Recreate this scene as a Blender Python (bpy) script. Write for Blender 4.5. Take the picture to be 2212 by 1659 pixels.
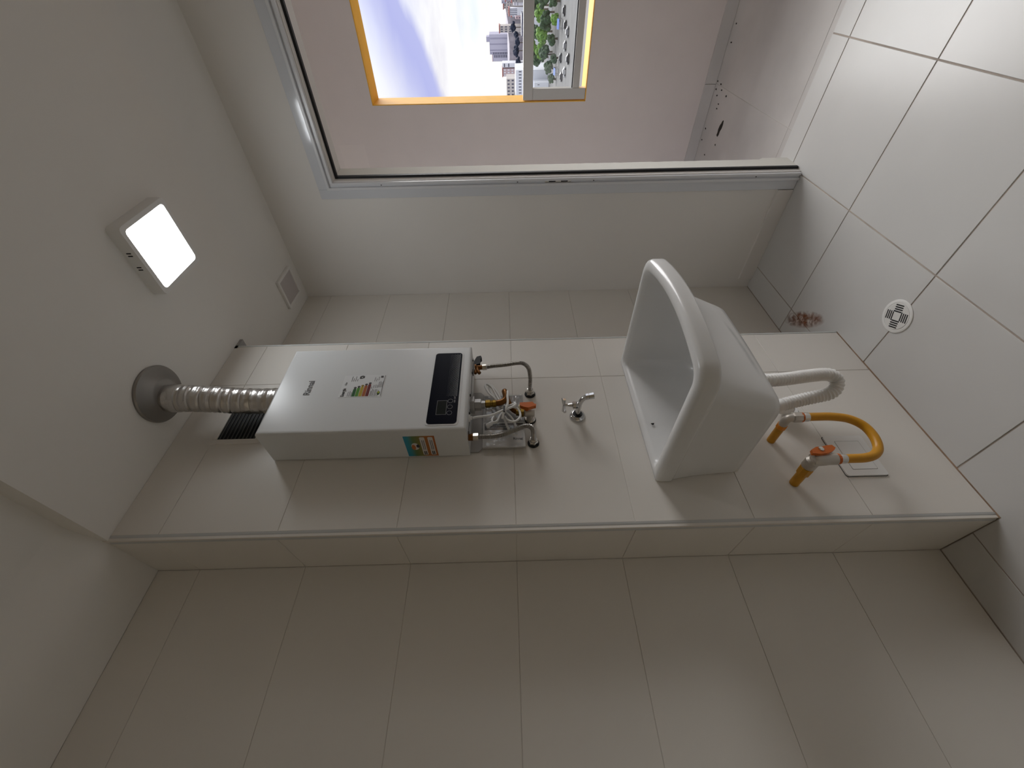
import bpy, bmesh, math, random
from mathutils import Vector, Matrix, noise
random.seed(7)
scene = bpy.context.scene
for o in list(bpy.data.objects):
    bpy.data.objects.remove(o)
COL = scene.collection

# ------------------------------------------------------------------ camera
CAM_Z = 1.314
FWD = Vector((0.68603295, 0.72754866, -0.00563459))
RGT = Vector((0.72723879, -0.68593346, -0.02488027))
UPV = Vector((0.02196656, -0.01297099, 0.99967456))
cam_data = bpy.data.cameras.new('camera')
cam_data.sensor_fit = 'HORIZONTAL'
cam_data.sensor_width = 36.0
cam_data.lens = 14.458
cam_data.clip_start = 0.02
cam_data.clip_end = 5000
cam = bpy.data.objects.new('camera', cam_data)
COL.objects.link(cam)
# the phone was held on its side: the picture's left is up
ax, ay, az = -UPV, RGT, -FWD
cam.matrix_world = Matrix(((ax.x, ay.x, az.x, 0), (ax.y, ay.y, az.y, 0), (ax.z, ay.z, az.z, CAM_Z), (0, 0, 0, 1)))
scene.camera = cam

# ------------------------------------------------------------------ world, sun, exposure
scene.view_settings.view_transform = 'Standard'
scene.view_settings.look = 'None'
scene.view_settings.gamma = 1.0
scene.view_settings.use_curve_mapping = False
scene.view_settings.exposure = 0.27
SKY_STRENGTH = 1.10
SUN_STRENGTH = 4.8
LAMP_STRENGTH = 17.0

world = bpy.data.worlds.new('sky')
scene.world = world
world.use_nodes = True
wt = world.node_tree
for n in list(wt.nodes):
    wt.nodes.remove(n)


def wn(t, **kw):
    n = wt.nodes.new(t)
    for k, v in kw.items():
        setattr(n, k, v)
    return n


w_out = wn('ShaderNodeOutputWorld')
w_bg = wn('ShaderNodeBackground')
w_bg.inputs['Strength'].default_value = SKY_STRENGTH
w_tc = wn('ShaderNodeTexCoord')
w_sep = wn('ShaderNodeSeparateXYZ')
wt.links.new(w_tc.outputs['Generated'], w_sep.inputs[0])
w_map = wn('ShaderNodeMapping')
w_map.inputs['Scale'].default_value = (2.2, 2.2, 9.0)
wt.links.new(w_tc.outputs['Generated'], w_map.inputs['Vector'])
w_n = wn('ShaderNodeTexNoise')
w_n.inputs['Scale'].default_value = 1.6
w_n.inputs['Detail'].default_value = 7
w_n.inputs['Roughness'].default_value = 0.55
wt.links.new(w_map.outputs[0], w_n.inputs['Vector'])
w_n2 = wn('ShaderNodeTexNoise')
w_n2.inputs['Scale'].default_value = 3.0
w_n2.inputs['Detail'].default_value = 4
wt.links.new(w_map.outputs[0], w_n2.inputs['Vector'])
# elevation wobbled by the clouds' edges
w_m1 = wn('ShaderNodeMath', operation='MULTIPLY_ADD')
wt.links.new(w_n2.outputs['Fac'], w_m1.inputs[0])
w_m1.inputs[1].default_value = 0.035
wt.links.new(w_sep.outputs['Z'], w_m1.inputs[2])
w_r = wn('ShaderNodeValToRGB')
el = w_r.color_ramp.elements
el[0].position = 0.0
el[0].color = (0.90, 0.90, 0.86, 1)
el[1].position = 1.0
el[1].color = (0.88, 0.90, 1.0, 1)
for p, c in ((0.045, (0.80, 0.785, 0.72, 1)), (0.070, (0.62, 0.70, 0.80, 1)), (0.092, (0.62, 0.66, 0.72, 1)), (0.102, (0.82, 0.81, 0.80, 1)), (0.135, (0.64, 0.63, 0.68, 1)),
             (0.20, (0.66, 0.69, 0.80, 1)), (0.27, (0.84, 0.87, 0.93, 1)), (0.45, (0.84, 0.88, 1.0, 1))):
    e = el.new(p)
    e.color = c
wt.links.new(w_m1.outputs[0], w_r.inputs['Fac'])
w_m2 = wn('ShaderNodeMath', operation='MULTIPLY_ADD')
wt.links.new(w_sep.outputs['Y'], w_m2.inputs[0])
w_m2.inputs[1].default_value = 0.37
wt.links.new(w_m1.outputs[0], w_m2.inputs[2])
w_b = wn('ShaderNodeValToRGB')
be = w_b.color_ramp.elements
be[0].position = 0.200
be[0].color = (0, 0, 0, 1)
be[1].position = 0.36
be[1].color = (0, 0, 0, 1)
for p, v in ((0.214, 0.95), (0.235, 1.0), (0.275, 0.55), (0.31, 0.2)):
    e = be.new(p)
    e.color = (v, v, v, 1)
wt.links.new(w_m2.outputs[0], w_b.inputs['Fac'])
w_cr = wn('ShaderNodeValToRGB')
w_cr.color_ramp.elements[0].position = 0.50
w_cr.color_ramp.elements[0].color = (0, 0, 0, 1)
w_cr.color_ramp.elements[1].position = 0.68
w_cr.color_ramp.elements[1].color = (1, 1, 1, 1)
wt.links.new(w_n.outputs['Fac'], w_cr.inputs['Fac'])
w_mix = wn('ShaderNodeMixRGB')
wt.links.new(w_cr.outputs['Color'], w_mix.inputs['Fac'])
wt.links.new(w_r.outputs['Color'], w_mix.inputs['Color1'])
w_mix.inputs['Color2'].default_value = (0.80, 0.80, 0.80, 1)
w_mix2 = wn('ShaderNodeMixRGB')
wt.links.new(w_b.outputs['Color'], w_mix2.inputs['Fac'])
wt.links.new(w_mix.outputs['Color'], w_mix2.inputs['Color1'])
w_mix2.inputs['Color2'].default_value = (0.37, 0.39, 0.66, 1)
wt.links.new(w_mix2.outputs['Color'], w_bg.inputs['Color'])
wt.links.new(w_bg.outputs[0], w_out.inputs['Surface'])

sun_d = bpy.data.lights.new('sun_behind_clouds', 'SUN')
sun_d.energy = SUN_STRENGTH
sun_d.angle = math.radians(58)
sun_d.color = (1.0, 0.985, 0.97)
sun = bpy.data.objects.new('sun_behind_clouds', sun_d)
COL.objects.link(sun)
sun.rotation_euler = (-Vector((0.80, -0.22, 0.50))).to_track_quat('-Z', 'Y').to_euler()

# ------------------------------------------------------------------ helpers
MATS = {}


def mat(name, color, rough=0.5, metal=0.0, spec=0.5, var=0.0, vscale=6.0, bump=0.0, bscale=60.0, emit=None, estr=0.0, alpha=1.0, trans=0.0, ior=1.45, coat=0.0):
    if name in MATS:
        return MATS[name]
    m = bpy.data.materials.new(name)
    m.use_nodes = True
    nt = m.node_tree
    b = nt.nodes['Principled BSDF']
    b.inputs['Base Color'].default_value = (*color, 1)
    b.inputs['Roughness'].default_value = rough
    b.inputs['Metallic'].default_value = metal
    b.inputs['Specular IOR Level'].default_value = spec
    b.inputs['IOR'].default_value = ior
    b.inputs['Transmission Weight'].default_value = trans
    b.inputs['Alpha'].default_value = alpha
    b.inputs['Coat Weight'].default_value = coat
    tc = nt.nodes.new('ShaderNodeTexCoord')
    if var > 0:
        n = nt.nodes.new('ShaderNodeTexNoise')
        n.inputs['Scale'].default_value = vscale
        n.inputs['Detail'].default_value = 5
        r = nt.nodes.new('ShaderNodeValToRGB')
        r.color_ramp.elements[0].position = 0.3
        r.color_ramp.elements[1].position = 0.7
        r.color_ramp.elements[0].color = (*[max(0, c * (1 - var)) for c in color], 1)
        r.color_ramp.elements[1].color = (*[min(1, c * (1 + var)) for c in color], 1)
        nt.links.new(tc.outputs['Object'], n.inputs['Vector'])
        nt.links.new(n.outputs['Fac'], r.inputs['Fac'])
        nt.links.new(r.outputs['Color'], b.inputs['Base Color'])
    if bump > 0:
        n = nt.nodes.new('ShaderNodeTexNoise')
        n.inputs['Scale'].default_value = bscale
        n.inputs['Detail'].default_value = 4
        bp = nt.nodes.new('ShaderNodeBump')
        bp.inputs['Strength'].default_value = bump
        bp.inputs['Distance'].default_value = 0.002
        nt.links.new(tc.outputs['Object'], n.inputs['Vector'])
        nt.links.new(n.outputs['Fac'], bp.inputs['Height'])
        nt.links.new(bp.outputs['Normal'], b.inputs['Normal'])
    if emit:
        b.inputs['Emission Color'].default_value = (*emit, 1)
        b.inputs['Emission Strength'].default_value = estr
    MATS[name] = m
    return m


class MB:
    def __init__(self):
        self.v, self.f = [], []

    def add(self, verts, faces):
        o = len(self.v)
        self.v += [tuple(p) for p in verts]
        self.f += [tuple(i + o for i in fc) for fc in faces]
        return self

    def box(self, x0, y0, z0, x1, y1, z1, c=0.0):
        x0, x1 = min(x0, x1), max(x0, x1)
        y0, y1 = min(y0, y1), max(y0, y1)
        z0, z1 = min(z0, z1), max(z0, z1)
        if c <= 0:
            v = [(x0, y0, z0), (x1, y0, z0), (x1, y1, z0), (x0, y1, z0), (x0, y0, z1), (x1, y0, z1), (x1, y1, z1), (x0, y1, z1)]
            return self.add(v, [(0, 3, 2, 1), (4, 5, 6, 7), (0, 1, 5, 4), (1, 2, 6, 5), (2, 3, 7, 6), (3, 0, 4, 7)])
        bm = bmesh.new()
        mb = MB().box(x0, y0, z0, x1, y1, z1)
        vs = [bm.verts.new(p) for p in mb.v]
        for fc in mb.f:
            bm.faces.new([vs[i] for i in fc])
        bmesh.ops.bevel(bm, geom=list(bm.edges), offset=c, segments=2, profile=0.5, affect='EDGES')
        bm.verts.index_update()
        self.add([p.co[:] for p in bm.verts], [[q.index for q in fc.verts] for fc in bm.faces])
        bm.free()
        return self

    def tube(self, pts, r, n=12, cap=True):
        """pts list of Vector, r number or list"""
        pts = [Vector(p) for p in pts]
        N = len(pts)
        rs = r if isinstance(r, (list, tuple)) else [r] * N
        t0 = (pts[1] - pts[0]).normalized()
        up = Vector((0, 0, 1)) if abs(t0.z) < 0.9 else Vector((0, 1, 0))
        nrm = (up - t0 * up.dot(t0)).normalized()
        vs, prev = [], t0
        for i, p in enumerate(pts):
            t = (pts[min(i + 1, N - 1)] - pts[max(i - 1, 0)])
            t = t.normalized() if t.length > 1e-9 else prev
            nrm = nrm - t * nrm.dot(t)
            nrm = nrm.normalized() if nrm.length > 1e-9 else t.orthogonal().normalized()
            bn = t.cross(nrm)
            for k in range(n):
                a = 2 * math.pi * k / n
                vs.append(p + (nrm * math.cos(a) + bn * math.sin(a)) * rs[i])
            prev = t
        fs = []
        for i in range(N - 1):
            for k in range(n):
                fs.append((i * n + k, i * n + (k + 1) % n, (i + 1) * n + (k + 1) % n, (i + 1) * n + k))
        if cap:
            fs.append(tuple(range(n))[::-1])
            fs.append(tuple((N - 1) * n + k for k in range(n)))
        return self.add(vs, fs)

    def lathe(self, o, axis, prof, n=20):
        """prof: list of (distance along the axis, radius)"""
        o, axis = Vector(o), Vector(axis).normalized()
        a = axis.orthogonal().normalized()
        b = axis.cross(a)
        vs = []
        for d, r in prof:
            for k in range(n):
                t = 2 * math.pi * (k + 0.5) / n
                vs.append(o + axis * d + (a * math.cos(t) + b * math.sin(t)) * r)
        fs = []
        for i in range(len(prof) - 1):
            for k in range(n):
                fs.append((i * n + k, i * n + (k + 1) % n, (i + 1) * n + (k + 1) % n, (i + 1) * n + k))
        fs.append(tuple(range(n))[::-1])
        fs.append(tuple((len(prof) - 1) * n + k for k in range(n)))
        return self.add(vs, fs)

    def prism(self, poly, z0, z1, plane='xy'):
        n = len(poly)
        def P(p, h):
            if plane == 'xy':
                return (p[0], p[1], h)
            if plane == 'xz':
                return (p[0], h, p[1])
            return (h, p[0], p[1])
        vs = [P(p, z0) for p in poly] + [P(p, z1) for p in poly]
        fs = [tuple(range(n))[::-1], tuple(range(n, 2 * n))]
        for i in range(n):
            j = (i + 1) % n
            fs.append((i, j, n + j, n + i))
        return self.add(vs, fs)

    def mesh(self, name, smooth=False, fix=True):
        me = bpy.data.meshes.new(name)
        me.from_pydata(self.v, [], self.f)
        if fix:
            bm = bmesh.new()
            bm.from_mesh(me)
            bmesh.ops.recalc_face_normals(bm, faces=bm.faces)
            bm.to_mesh(me)
            bm.free()
        if smooth:
            me.polygons.foreach_set('use_smooth', [True] * len(me.polygons))
            try:
                me.set_sharp_from_angle(angle=math.radians(40))
            except Exception:
                pass
        me.update()
        return me

    def build(self, name, m, parent=None, smooth=False, origin=None, fix=True):
        """link as one mesh object; verts are in world space, origin becomes the object's place"""
        if origin is None:
            if parent is None:
                origin = Vector([(min(p[i] for p in self.v) + max(p[i] for p in self.v)) / 2 for i in range(3)])
                origin.z = min(p[2] for p in self.v)
            else:
                origin = WORLD[parent]
        origin = Vector(origin)
        self.v = [tuple(Vector(p) - origin) for p in self.v]
        o = bpy.data.objects.new(name, self.mesh(name, smooth, fix))
        o.data.materials.append(m)
        COL.objects.link(o)
        WORLD[o] = origin
        if parent is not None:
            o.parent = parent
            o.location = origin - WORLD[parent]
        else:
            o.location = origin
        return o


WORLD = {}


def empty(name, loc):
    o = bpy.data.objects.new(name, None)
    o.empty_display_size = 0.05
    COL.objects.link(o)
    o.location = loc
    WORLD[o] = Vector(loc)
    return o


def tag(o, label, cat, group=None, kind=None):
    o['label'] = label
    o['category'] = cat
    if group:
        o['group'] = group
    if kind:
        o['kind'] = kind
    return o


def struct(o, label=None):
    o['kind'] = 'structure'
    if label:
        o['label'] = label
    return o


def spline(pts, step=0.004, closed=False):
    pts = [Vector(p) for p in pts]
    P = [pts[0] * 2 - pts[1]] + pts + [pts[-1] * 2 - pts[-2]]
    out = []
    for i in range(1, len(P) - 2):
        a, b, c, d = P[i - 1], P[i], P[i + 1], P[i + 2]
        n = max(2, int((c - b).length / step))
        for k in range(n):
            t = k / n
            out.append(0.5 * ((2 * b) + (c - a) * t + (2 * a - 5 * b + 4 * c - d) * t * t + (3 * b - a - 3 * c + d) * t ** 3))
    out.append(pts[-1])
    return out


def corrugated(pts, r, depth, period, sub=4):
    """points and radii of a ribbed hose"""
    base = spline(pts, 0.002)
    L = [0]
    for a, b in zip(base, base[1:]):
        L.append(L[-1] + (b - a).length)
    tot = L[-1]
    n = int(tot / period) * sub
    out, rs, j = [], [], 0
    for i in range(n + 1):
        s = tot * i / n
        while j < len(L) - 2 and L[j + 1] < s:
            j += 1
        f = (s - L[j]) / max(1e-9, L[j + 1] - L[j])
        out.append(base[j].lerp(base[j + 1], min(1, f)))
        rs.append(r - depth * 0.5 * (1 - math.cos(2 * math.pi * i / sub)))
    return out, rs


def text_mesh(body, size, mtx, name, m, parent, ext=0.0003, bold=False, align='LEFT', xs=1.0):
    cu = bpy.data.curves.new('lettering', 'FONT')
    cu.body = body
    cu.size = size
    cu.extrude = ext
    cu.align_x = align
    cu.resolution_u = 3
    if bold:
        cu.offset = size * 0.018
    to = bpy.data.objects.new('lettering', cu)
    COL.objects.link(to)
    dg = bpy.context.evaluated_depsgraph_get()
    dg.update()
    me = bpy.data.meshes.new_from_object(to.evaluated_get(dg))
    bpy.data.objects.remove(to)
    bpy.data.curves.remove(cu)
    me.transform(Matrix.Diagonal((xs, 1, 1, 1)))
    me.transform(mtx)
    me.materials.clear()
    me.materials.append(m)
    o = bpy.data.objects.new(name, me)
    COL.objects.link(o)
    WORLD[o] = WORLD[parent]
    o.parent = parent
    me.transform(Matrix.Translation(-WORLD[parent]))
    return o


def basis(o, x, y):
    x, y = Vector(x).normalized(), Vector(y).normalized()
    z = x.cross(y)
    return Matrix(((x.x, y.x, z.x, o[0]), (x.y, y.y, z.y, o[1]), (x.z, y.z, z.z, o[2]), (0, 0, 0, 1)))


def rrect(x0, y0, x1, y1, r, n=5):
    out = []
    for cx, cy, a0 in ((x1 - r, y1 - r, 0), (x0 + r, y1 - r, 90), (x0 + r, y0 + r, 180), (x1 - r, y0 + r, 270)):
        for k in range(n + 1):
            a = math.radians(a0 + 90 * k / n)
            out.append((cx + r * math.cos(a), cy + r * math.sin(a)))
    return out


# ------------------------------------------------------------------ materials
M_wtile = mat('wall_tile_glaze', (0.71, 0.68, 0.635), 0.32, var=0.012, vscale=3, bump=0.05, bscale=9)
M_wgrout = mat('wall_grout', (0.69, 0.655, 0.605), 0.8)
M_ftile = mat('floor_tile_porcelain', (0.60, 0.595, 0.585), 0.28, spec=0.6, var=0.02, vscale=4, bump=0.03, bscale=12)
M_fgrout = mat('floor_grout', (0.40, 0.345, 0.30), 0.9, var=0.25, vscale=9)
M_plaster = mat('white_wall_paint', (0.79, 0.77, 0.745), 0.6, var=0.01, vscale=4, bump=0.08, bscale=150)
M_ceil = mat('ceiling_paint', (0.78, 0.76, 0.725), 0.9, var=0.01, vscale=3)
M_out = mat('beige_rough_plaster', (0.69, 0.63, 0.61), 0.95, var=0.02, vscale=5, bump=0.25, bscale=220)
M_patch = mat('pale_wall_patch', (0.72, 0.66, 0.635), 0.95)
M_edge = mat('raw_plaster_edge', (0.78, 0.77, 0.72), 0.95, bump=0.4, bscale=180)
M_orange = mat('orange_reveal_paint', (0.80, 0.42, 0.035), 0.7, var=0.05, vscale=15)
M_alu = mat('white_aluminium', (0.70, 0.71, 0.74), 0.28, spec=0.5)
M_casing = mat('casing_lacquer', (0.66, 0.68, 0.72), 0.10, spec=0.6)
M_black = mat('black_rubber', (0.012, 0.012, 0.014), 0.6)
M_bfloor = mat('grey_balcony_tile', (0.56, 0.54, 0.525), 0.4, var=0.12, vscale=2.2, bump=0.05, bscale=40)
M_bgrout = mat('pale_grout', (0.58, 0.56, 0.53), 0.9)
M_trimg = mat('grey_corner_trim', (0.52, 0.53, 0.53), 0.3)
M_trimw = mat('pale_corner_trim', (0.62, 0.64, 0.63), 0.3)
M_chrome = mat('chrome', (0.62, 0.62, 0.62), 0.10, metal=1.0)
M_steel = mat('ribbed_steel', (0.45, 0.43, 0.41), 0.28, metal=1.0)
M_brass = mat('brass', (0.26, 0.165, 0.035), 0.35, metal=1.0)
M_brown = mat('bronze_elbow', (0.16, 0.062, 0.010), 0.4, metal=0.7)
M_nut = mat('nickel', (0.66, 0.64, 0.60), 0.25, metal=1.0)
M_hwhite = mat('heater_enamel', (0.655, 0.665, 0.67), 0.30, spec=0.4)
M_print = mat('dark_print', (0.05, 0.05, 0.055), 0.5)
M_grey = mat('galvanised_plate', (0.38, 0.37, 0.36), 0.5, metal=0.3)
M_ceramic = mat('sink_ceramic', (0.69, 0.69, 0.685), 0.20)
M_pvc = mat('white_plastic', (0.78, 0.775, 0.76), 0.35)
M_yellow = mat('yellow_gas_pipe', (0.56, 0.26, 0.008), 0.4, var=0.06, vscale=30)
M_oran = mat('orange_plastic', (0.52, 0.115, 0.008), 0.4)
M_fit = mat('cast_metal_fitting', (0.55, 0.51, 0.46), 0.45, metal=0.75)

# ================================================================== the setting
XR, YM, YB, XL, XS, ZC = 1.908, 1.073, 1.289, 0.470, 1.254, 2.400
KX0, KY0 = -2.3, -2.6          # the rest of the room behind the camera
ROWS = [0.0, 0.334, 0.657, 0.982, 1.306, 1.630, 1.951, 2.272, ZC]

# ---- floor
floor = struct(MB().box(KX0, KY0, -0.15, 2.10, YB + 0.02, -0.0018).build('floor', M_fgrout))
_tile_cache = {}


def tile(parent, m, w, h, place, rot, t=0.008, c=0.0008):
    """a chamfered slab w x h in its own xy plane, face at z=0"""
    key = (round(w, 4), round(h, 4), m.name)
    if key not in _tile_cache:
        v = [(0, 0, -t), (w, 0, -t), (w, h, -t), (0, h, -t), (0, 0, -c), (w, 0, -c), (w, h, -c), (0, h, -c), (c, c, 0), (w - c, c, 0), (w - c, h - c, 0), (c, h - c, 0)]
        f = [(0, 3, 2, 1), (8, 9, 10, 11)]
        for a in range(4):
            b = (a + 1) % 4
            f += [(a, b, 4 + b, 4 + a), (4 + a, 4 + b, 8 + b, 8 + a)]
        me = MB().add(v, f).mesh('tile')
        me.materials.append(m)
        _tile_cache[key] = me
    o = bpy.data.objects.new('tile', _tile_cache[key])
    COL.objects.link(o)
    o.parent = parent
    o.matrix_local = Matrix.Translation(Vector(place) - WORLD[parent]) @ rot
    return o


R_FLOOR = Matrix.Identity(4)
R_FRONT = basis((0, 0, 0), (1, 0, 0), (0, 0, 1))            # faces -y
R_LEFTF = basis((0, 0, 0), (0, -1, 0), (0, 0, 1))           # faces -x
FT, JF = 0.4568, 0.0045
xs_ = [1.5330 + 0.4548 * k for k in range(-9, 2)]           # joint lines
ys_ = [0.2478 + 0.4590 * k for k in range(-7, 3)]
xs_ = [KX0] + [x for x in xs_ if KX0 + 0.02 < x < 2.0] + [2.10]
ys_ = [KY0] + [y for y in ys_ if KY0 + 0.02 < y < YB - 0.02] + [YB]


def floor_rect(x0, x1, y0, y1):
    tile(floor, M_ftile, x1 - x0, y1 - y0, (x0, y0, 0), R_FLOOR)


DOOR_Y0, DOOR_Y1, DOOR_Z = -1.35, 0.683, 2.055
for i in range(len(xs_) - 1):
    for j in range(len(ys_) - 1):
        x0, x1 = xs_[i] + JF / 2, xs_[i + 1] - JF / 2
        y0, y1 = ys_[j] + JF / 2, ys_[j + 1] - JF / 2
        if i == len(xs_) - 2:                                # the cut strip on the door sill
            y0, y1 = max(y0, DOOR_Y0 + 0.005), min(y1, 0.722)
            if y1 - y0 < 0.03:
                continue
            x1 = 2.10
        # keep the tiles out of the tiled shaft
        if x1 > XL and x0 < XS and y1 > YM:
            y1 = YM - 0.0032 if y0 < YM - 0.03 else None
            if y1 is None:
                if x0 < XL - 0.02:
                    floor_rect(x0, XL - 0.002, y0, ys_[j + 1] - JF / 2)
                if x1 > XS + 0.02:
                    floor_rect(XS + 0.002, x1, y0, ys_[j + 1] - JF / 2)
                continue
            yb_ = ys_[j + 1] - JF / 2
            # a tile notched round the corner of the shaft
            if x0 < XL - 0.02:
                poly = [(x0, y0), (x1, y0), (x1, y1), (XL - 0.002, y1), (XL - 0.002, yb_), (x0, yb_)]
                MB().prism(poly, -0.008, 0.0).build('tile', M_ftile, floor)
            elif x1 > XS + 0.02:
                poly = [(x0, y0), (x1, y0), (x1, yb_), (XS + 0.002, yb_), (XS + 0.002, y1), (x0, y1)]
                MB().prism(poly, -0.008, 0.0).build('tile', M_ftile, floor)
            else:
                floor_rect(x0, x1, y0, y1)
            continue
        floor_rect(x0, x1, y0, y1)

M_stain_grout = mat('rust_stained_grout', (0.36, 0.25, 0.17), 0.9, var=0.3, vscale=14)
MB().box(XL, YM - 0.0035, -0.006, XS, YM + 0.004, -0.0003).build('grout_line', M_stain_grout, floor)
MB().box(KX0, YB - 0.003, -0.006, XR, YB + 0.002, -0.0005).build('grout_line', M_fgrout, floor)

# ---- tiled walls
wall_back = struct(MB().box(KX0, YB + 0.002, 0, XR, YB + 0.15, ZC + 0.04).build('wall_back', M_wgrout))
JW = 0.0012


def tile_rows(parent, xa, xb, place_fn, rot, rows=ROWS):
    for k in range(len(rows) - 1):
        z0, z1 = rows[k] + (JW / 2 if k else 0.001), rows[k + 1] - JW / 2
        tile(parent, M_wtile, xb - xa, z1 - z0, place_fn(z0), rot)


tile_rows(wall_back, XS + 0.0, XR - 0.001, lambda z: (XS, YB, z), R_FRONT)
xx = XL
while xx > KX0 + 0.1:
    xa = max(xx - 0.57, KX0)
    tile_rows(wall_back, xa + JW / 2, xx - JW / 2, lambda z, xa=xa: (xa + JW / 2, YB, z), R_FRONT, ROWS)
    xx -= 0.57
wall_shaft = struct(MB().box(XL + 0.002, YM + 0.002, 0, XS - 0.003, YB + 0.004, ZC + 0.04).build('wall_center', M_wgrout))
TR = 0.017
tile_rows(wall_shaft, XL + TR, 1.04 - JW / 2, lambda z: (XL + TR, YM, z), R_FRONT)
tile_rows(wall_shaft, 1.04 + JW / 2, XS - 0.004, lambda z: (1.04 + JW / 2, YM, z), R_FRONT)
tile_rows(wall_shaft, YM + TR, YB, lambda z: (XL, YB, z), R_LEFTF, ROWS)
# rounded grey bead on the left corner, thin pale bead on the right one
poly = [(XL + TR, YM + 0.008), (XL + TR, YM)]
for k in range(1, 9):
    a = math.radians(270 - 90 * k / 8)
    poly.append((XL + TR + TR * math.cos(a), YM + TR + TR * math.sin(a)))
poly += [(XL + 0.008, YM + TR), (XL + 0.008, YM + 0.008)]
struct(MB().prism(poly, 0.0, ZC).build('trim_1', M_trimg, smooth=True), 'rounded grey corner bead on the left edge of the tiled shaft')
struct(MB().box(XS - 0.0035, YM - 0.0015, 0, XS + 0.0025, YM + 0.02, ZC, 0.001).build('trim_2', M_trimw), 'thin pale corner strip on the right edge of the tiled shaft')

# ---- painted wall with the door opening
WXO = 2.035                                                  # outer face of that wall
mb = MB()
mb.box(XR, DOOR_Y1 + 0.012, -0.1, WXO, YB + 0.15, ZC + 0.04)
mb.box(XR, DOOR_Y0 - 0.012, DOOR_Z + 0.012, WXO, DOOR_Y1 + 0.012, ZC + 0.04)
mb.box(XR, KY0, -0.1, WXO, DOOR_Y0 - 0.012, ZC + 0.04)
wall_right = struct(mb.build('wall_right', M_plaster))
# raw plaster reveal with a ragged outer edge
bm_v, bm_f = [], []
N = 90
for i in range(N + 1):
    z = 0.0 + (DOOR_Z + 0.01) * i / N
    j = 0.004 * (noise.noise(Vector((0, 0, z * 24))) + 0.6 * noise.noise(Vector((3, 1, z * 70)))) + (0.018 if z < 0.12 else 0)
    bm_v += [(1.948, DOOR_Y1 + 0.002, z), (WXO - 0.004 + j, DOOR_Y1 + 0.002, z), (WXO + j, DOOR_Y1 + 0.012, z), (1.948, DOOR_Y1 + 0.012, z)]
for i in range(N):
    a = i * 4
    for q in range(4):
        bm_f.append((a + q, a + (q + 1) % 4, a + 4 + (q + 1) % 4, a + 4 + q))
bm_f += [(0, 3, 2, 1), (N * 4, N * 4 + 1, N * 4 + 2, N * 4 + 3)]
MB().add(bm_v, bm_f).build('plaster_edge', M_edge, wall_right)

# aluminium door frame: casing on the wall face, ridged rails, black gasket
door = struct(empty('door_1', (XR, DOOR_Y1, 0)), 'white aluminium frame of the balcony door opening')


def frame_strip(name, a, b, x0, x1, m, c=0.0012):
    """an upside-down U between offsets a and b outward from the clear opening"""
    mb = MB()
    mb.box(x0, DOOR_Y1 + a, 0.002, x1, DOOR_Y1 + b, DOOR_Z + b, c)
    mb.box(x0, DOOR_Y0 - b, 0.002, x1, DOOR_Y0 - a, DOOR_Z + b, c)
    mb.box(x0, DOOR_Y0 - a, DOOR_Z + a, x1, DOOR_Y1 + a, DOOR_Z + b, c)
    return mb.build(name, m, door)


frame_strip('casing', 0.044, 0.086, 1.898, 1.9085, M_casing, 0.002)
frame_strip('rail', 0.034, 0.045, 1.890, 1.946, M_alu)
frame_strip('channel', 0.024, 0.035, 1.901, 1.946, M_alu)
frame_strip('rail', 0.015, 0.025, 1.893, 1.946, M_alu)
frame_strip('gasket', 0.002, 0.016, 1.935, 1.950, M_black, 0)
for z0, z1 in ((1.088, 1.118), (1.034, 1.064)):
    MB().box(1.8995, DOOR_Y1 + 0.0265, z0, 1.9015, DOOR_Y1 + 0.0315, z1).build('strike_slot', M_black, door)
MB().box(1.8998, DOOR_Y1 + 0.0245, 1.02, 1.9012, DOOR_Y1 + 0.0335, 1.135).build('strike_plate', M_nut, door)
for z in (1.257, 0.919, 0.196, 1.86):
    MB().lathe((1.9015, DOOR_Y1 + 0.029, z), (-1, 0, 0), [(0, 0.003), (0.001, 0.003)], 8).build('screw', M_print, door)

# baseboards
struct(MB().box(XR - 0.011, 0.772, 0.0, XR, YB - 0.05, 0.070, 0.0015).build('baseboard_right', mat('baseboard_glaze', (0.74, 0.715, 0.69), 0.35)))

CSTEP = 0.05
# ---- ceiling: a lower plasterboard field that stops at the shaft, the slab beyond it 3 cm higher
ceiling = struct(MB().box(XL + 0.004, KY0, ZC, XR, YB + 0.15, ZC + 0.15).build('ceiling', M_ceil))
MB().box(KX0, KY0, ZC + CSTEP, XL + 0.004, YB + 0.15, ZC + 0.15).build('ceiling_field', M_ceil, ceiling)
cv = []
for k in range(13):
    t = k / 12
    cv.append((YM - 0.10 + 0.16 * t, ZC + CSTEP * (1 - t * t * (3 - 2 * t))))
cv += [(YB, ZC), (YB, ZC + CSTEP), (YM - 0.10, ZC + CSTEP + 0.001)]
MB().prism(cv, KX0, XL + 0.004, 'yz').build('beam', M_ceil, ceiling, smooth=True)
MB().prism([(1.243, 1.0715), (1.296, 1.0715), (1.294, 1.107), (1.2575, 1.107), (1.2575, 1.0715)], ZC - 0.012, ZC + 0.001).build('ceiling_notch', M_grey, ceiling)

# ---- the rest of the room, behind the camera

M_kit = mat('kitchen_wall_paint', (0.86, 0.78, 0.63), 0.8)
struct(MB().box(KX0 - 0.15, KY0, 0, KX0, YB + 0.15, ZC + 0.15).build('wall_left', M_kit))
struct(MB().box(KX0 - 0.15, KY0 - 0.15, 0, WXO, KY0, ZC + 0.15).build('wall_front', M_kit))

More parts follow.
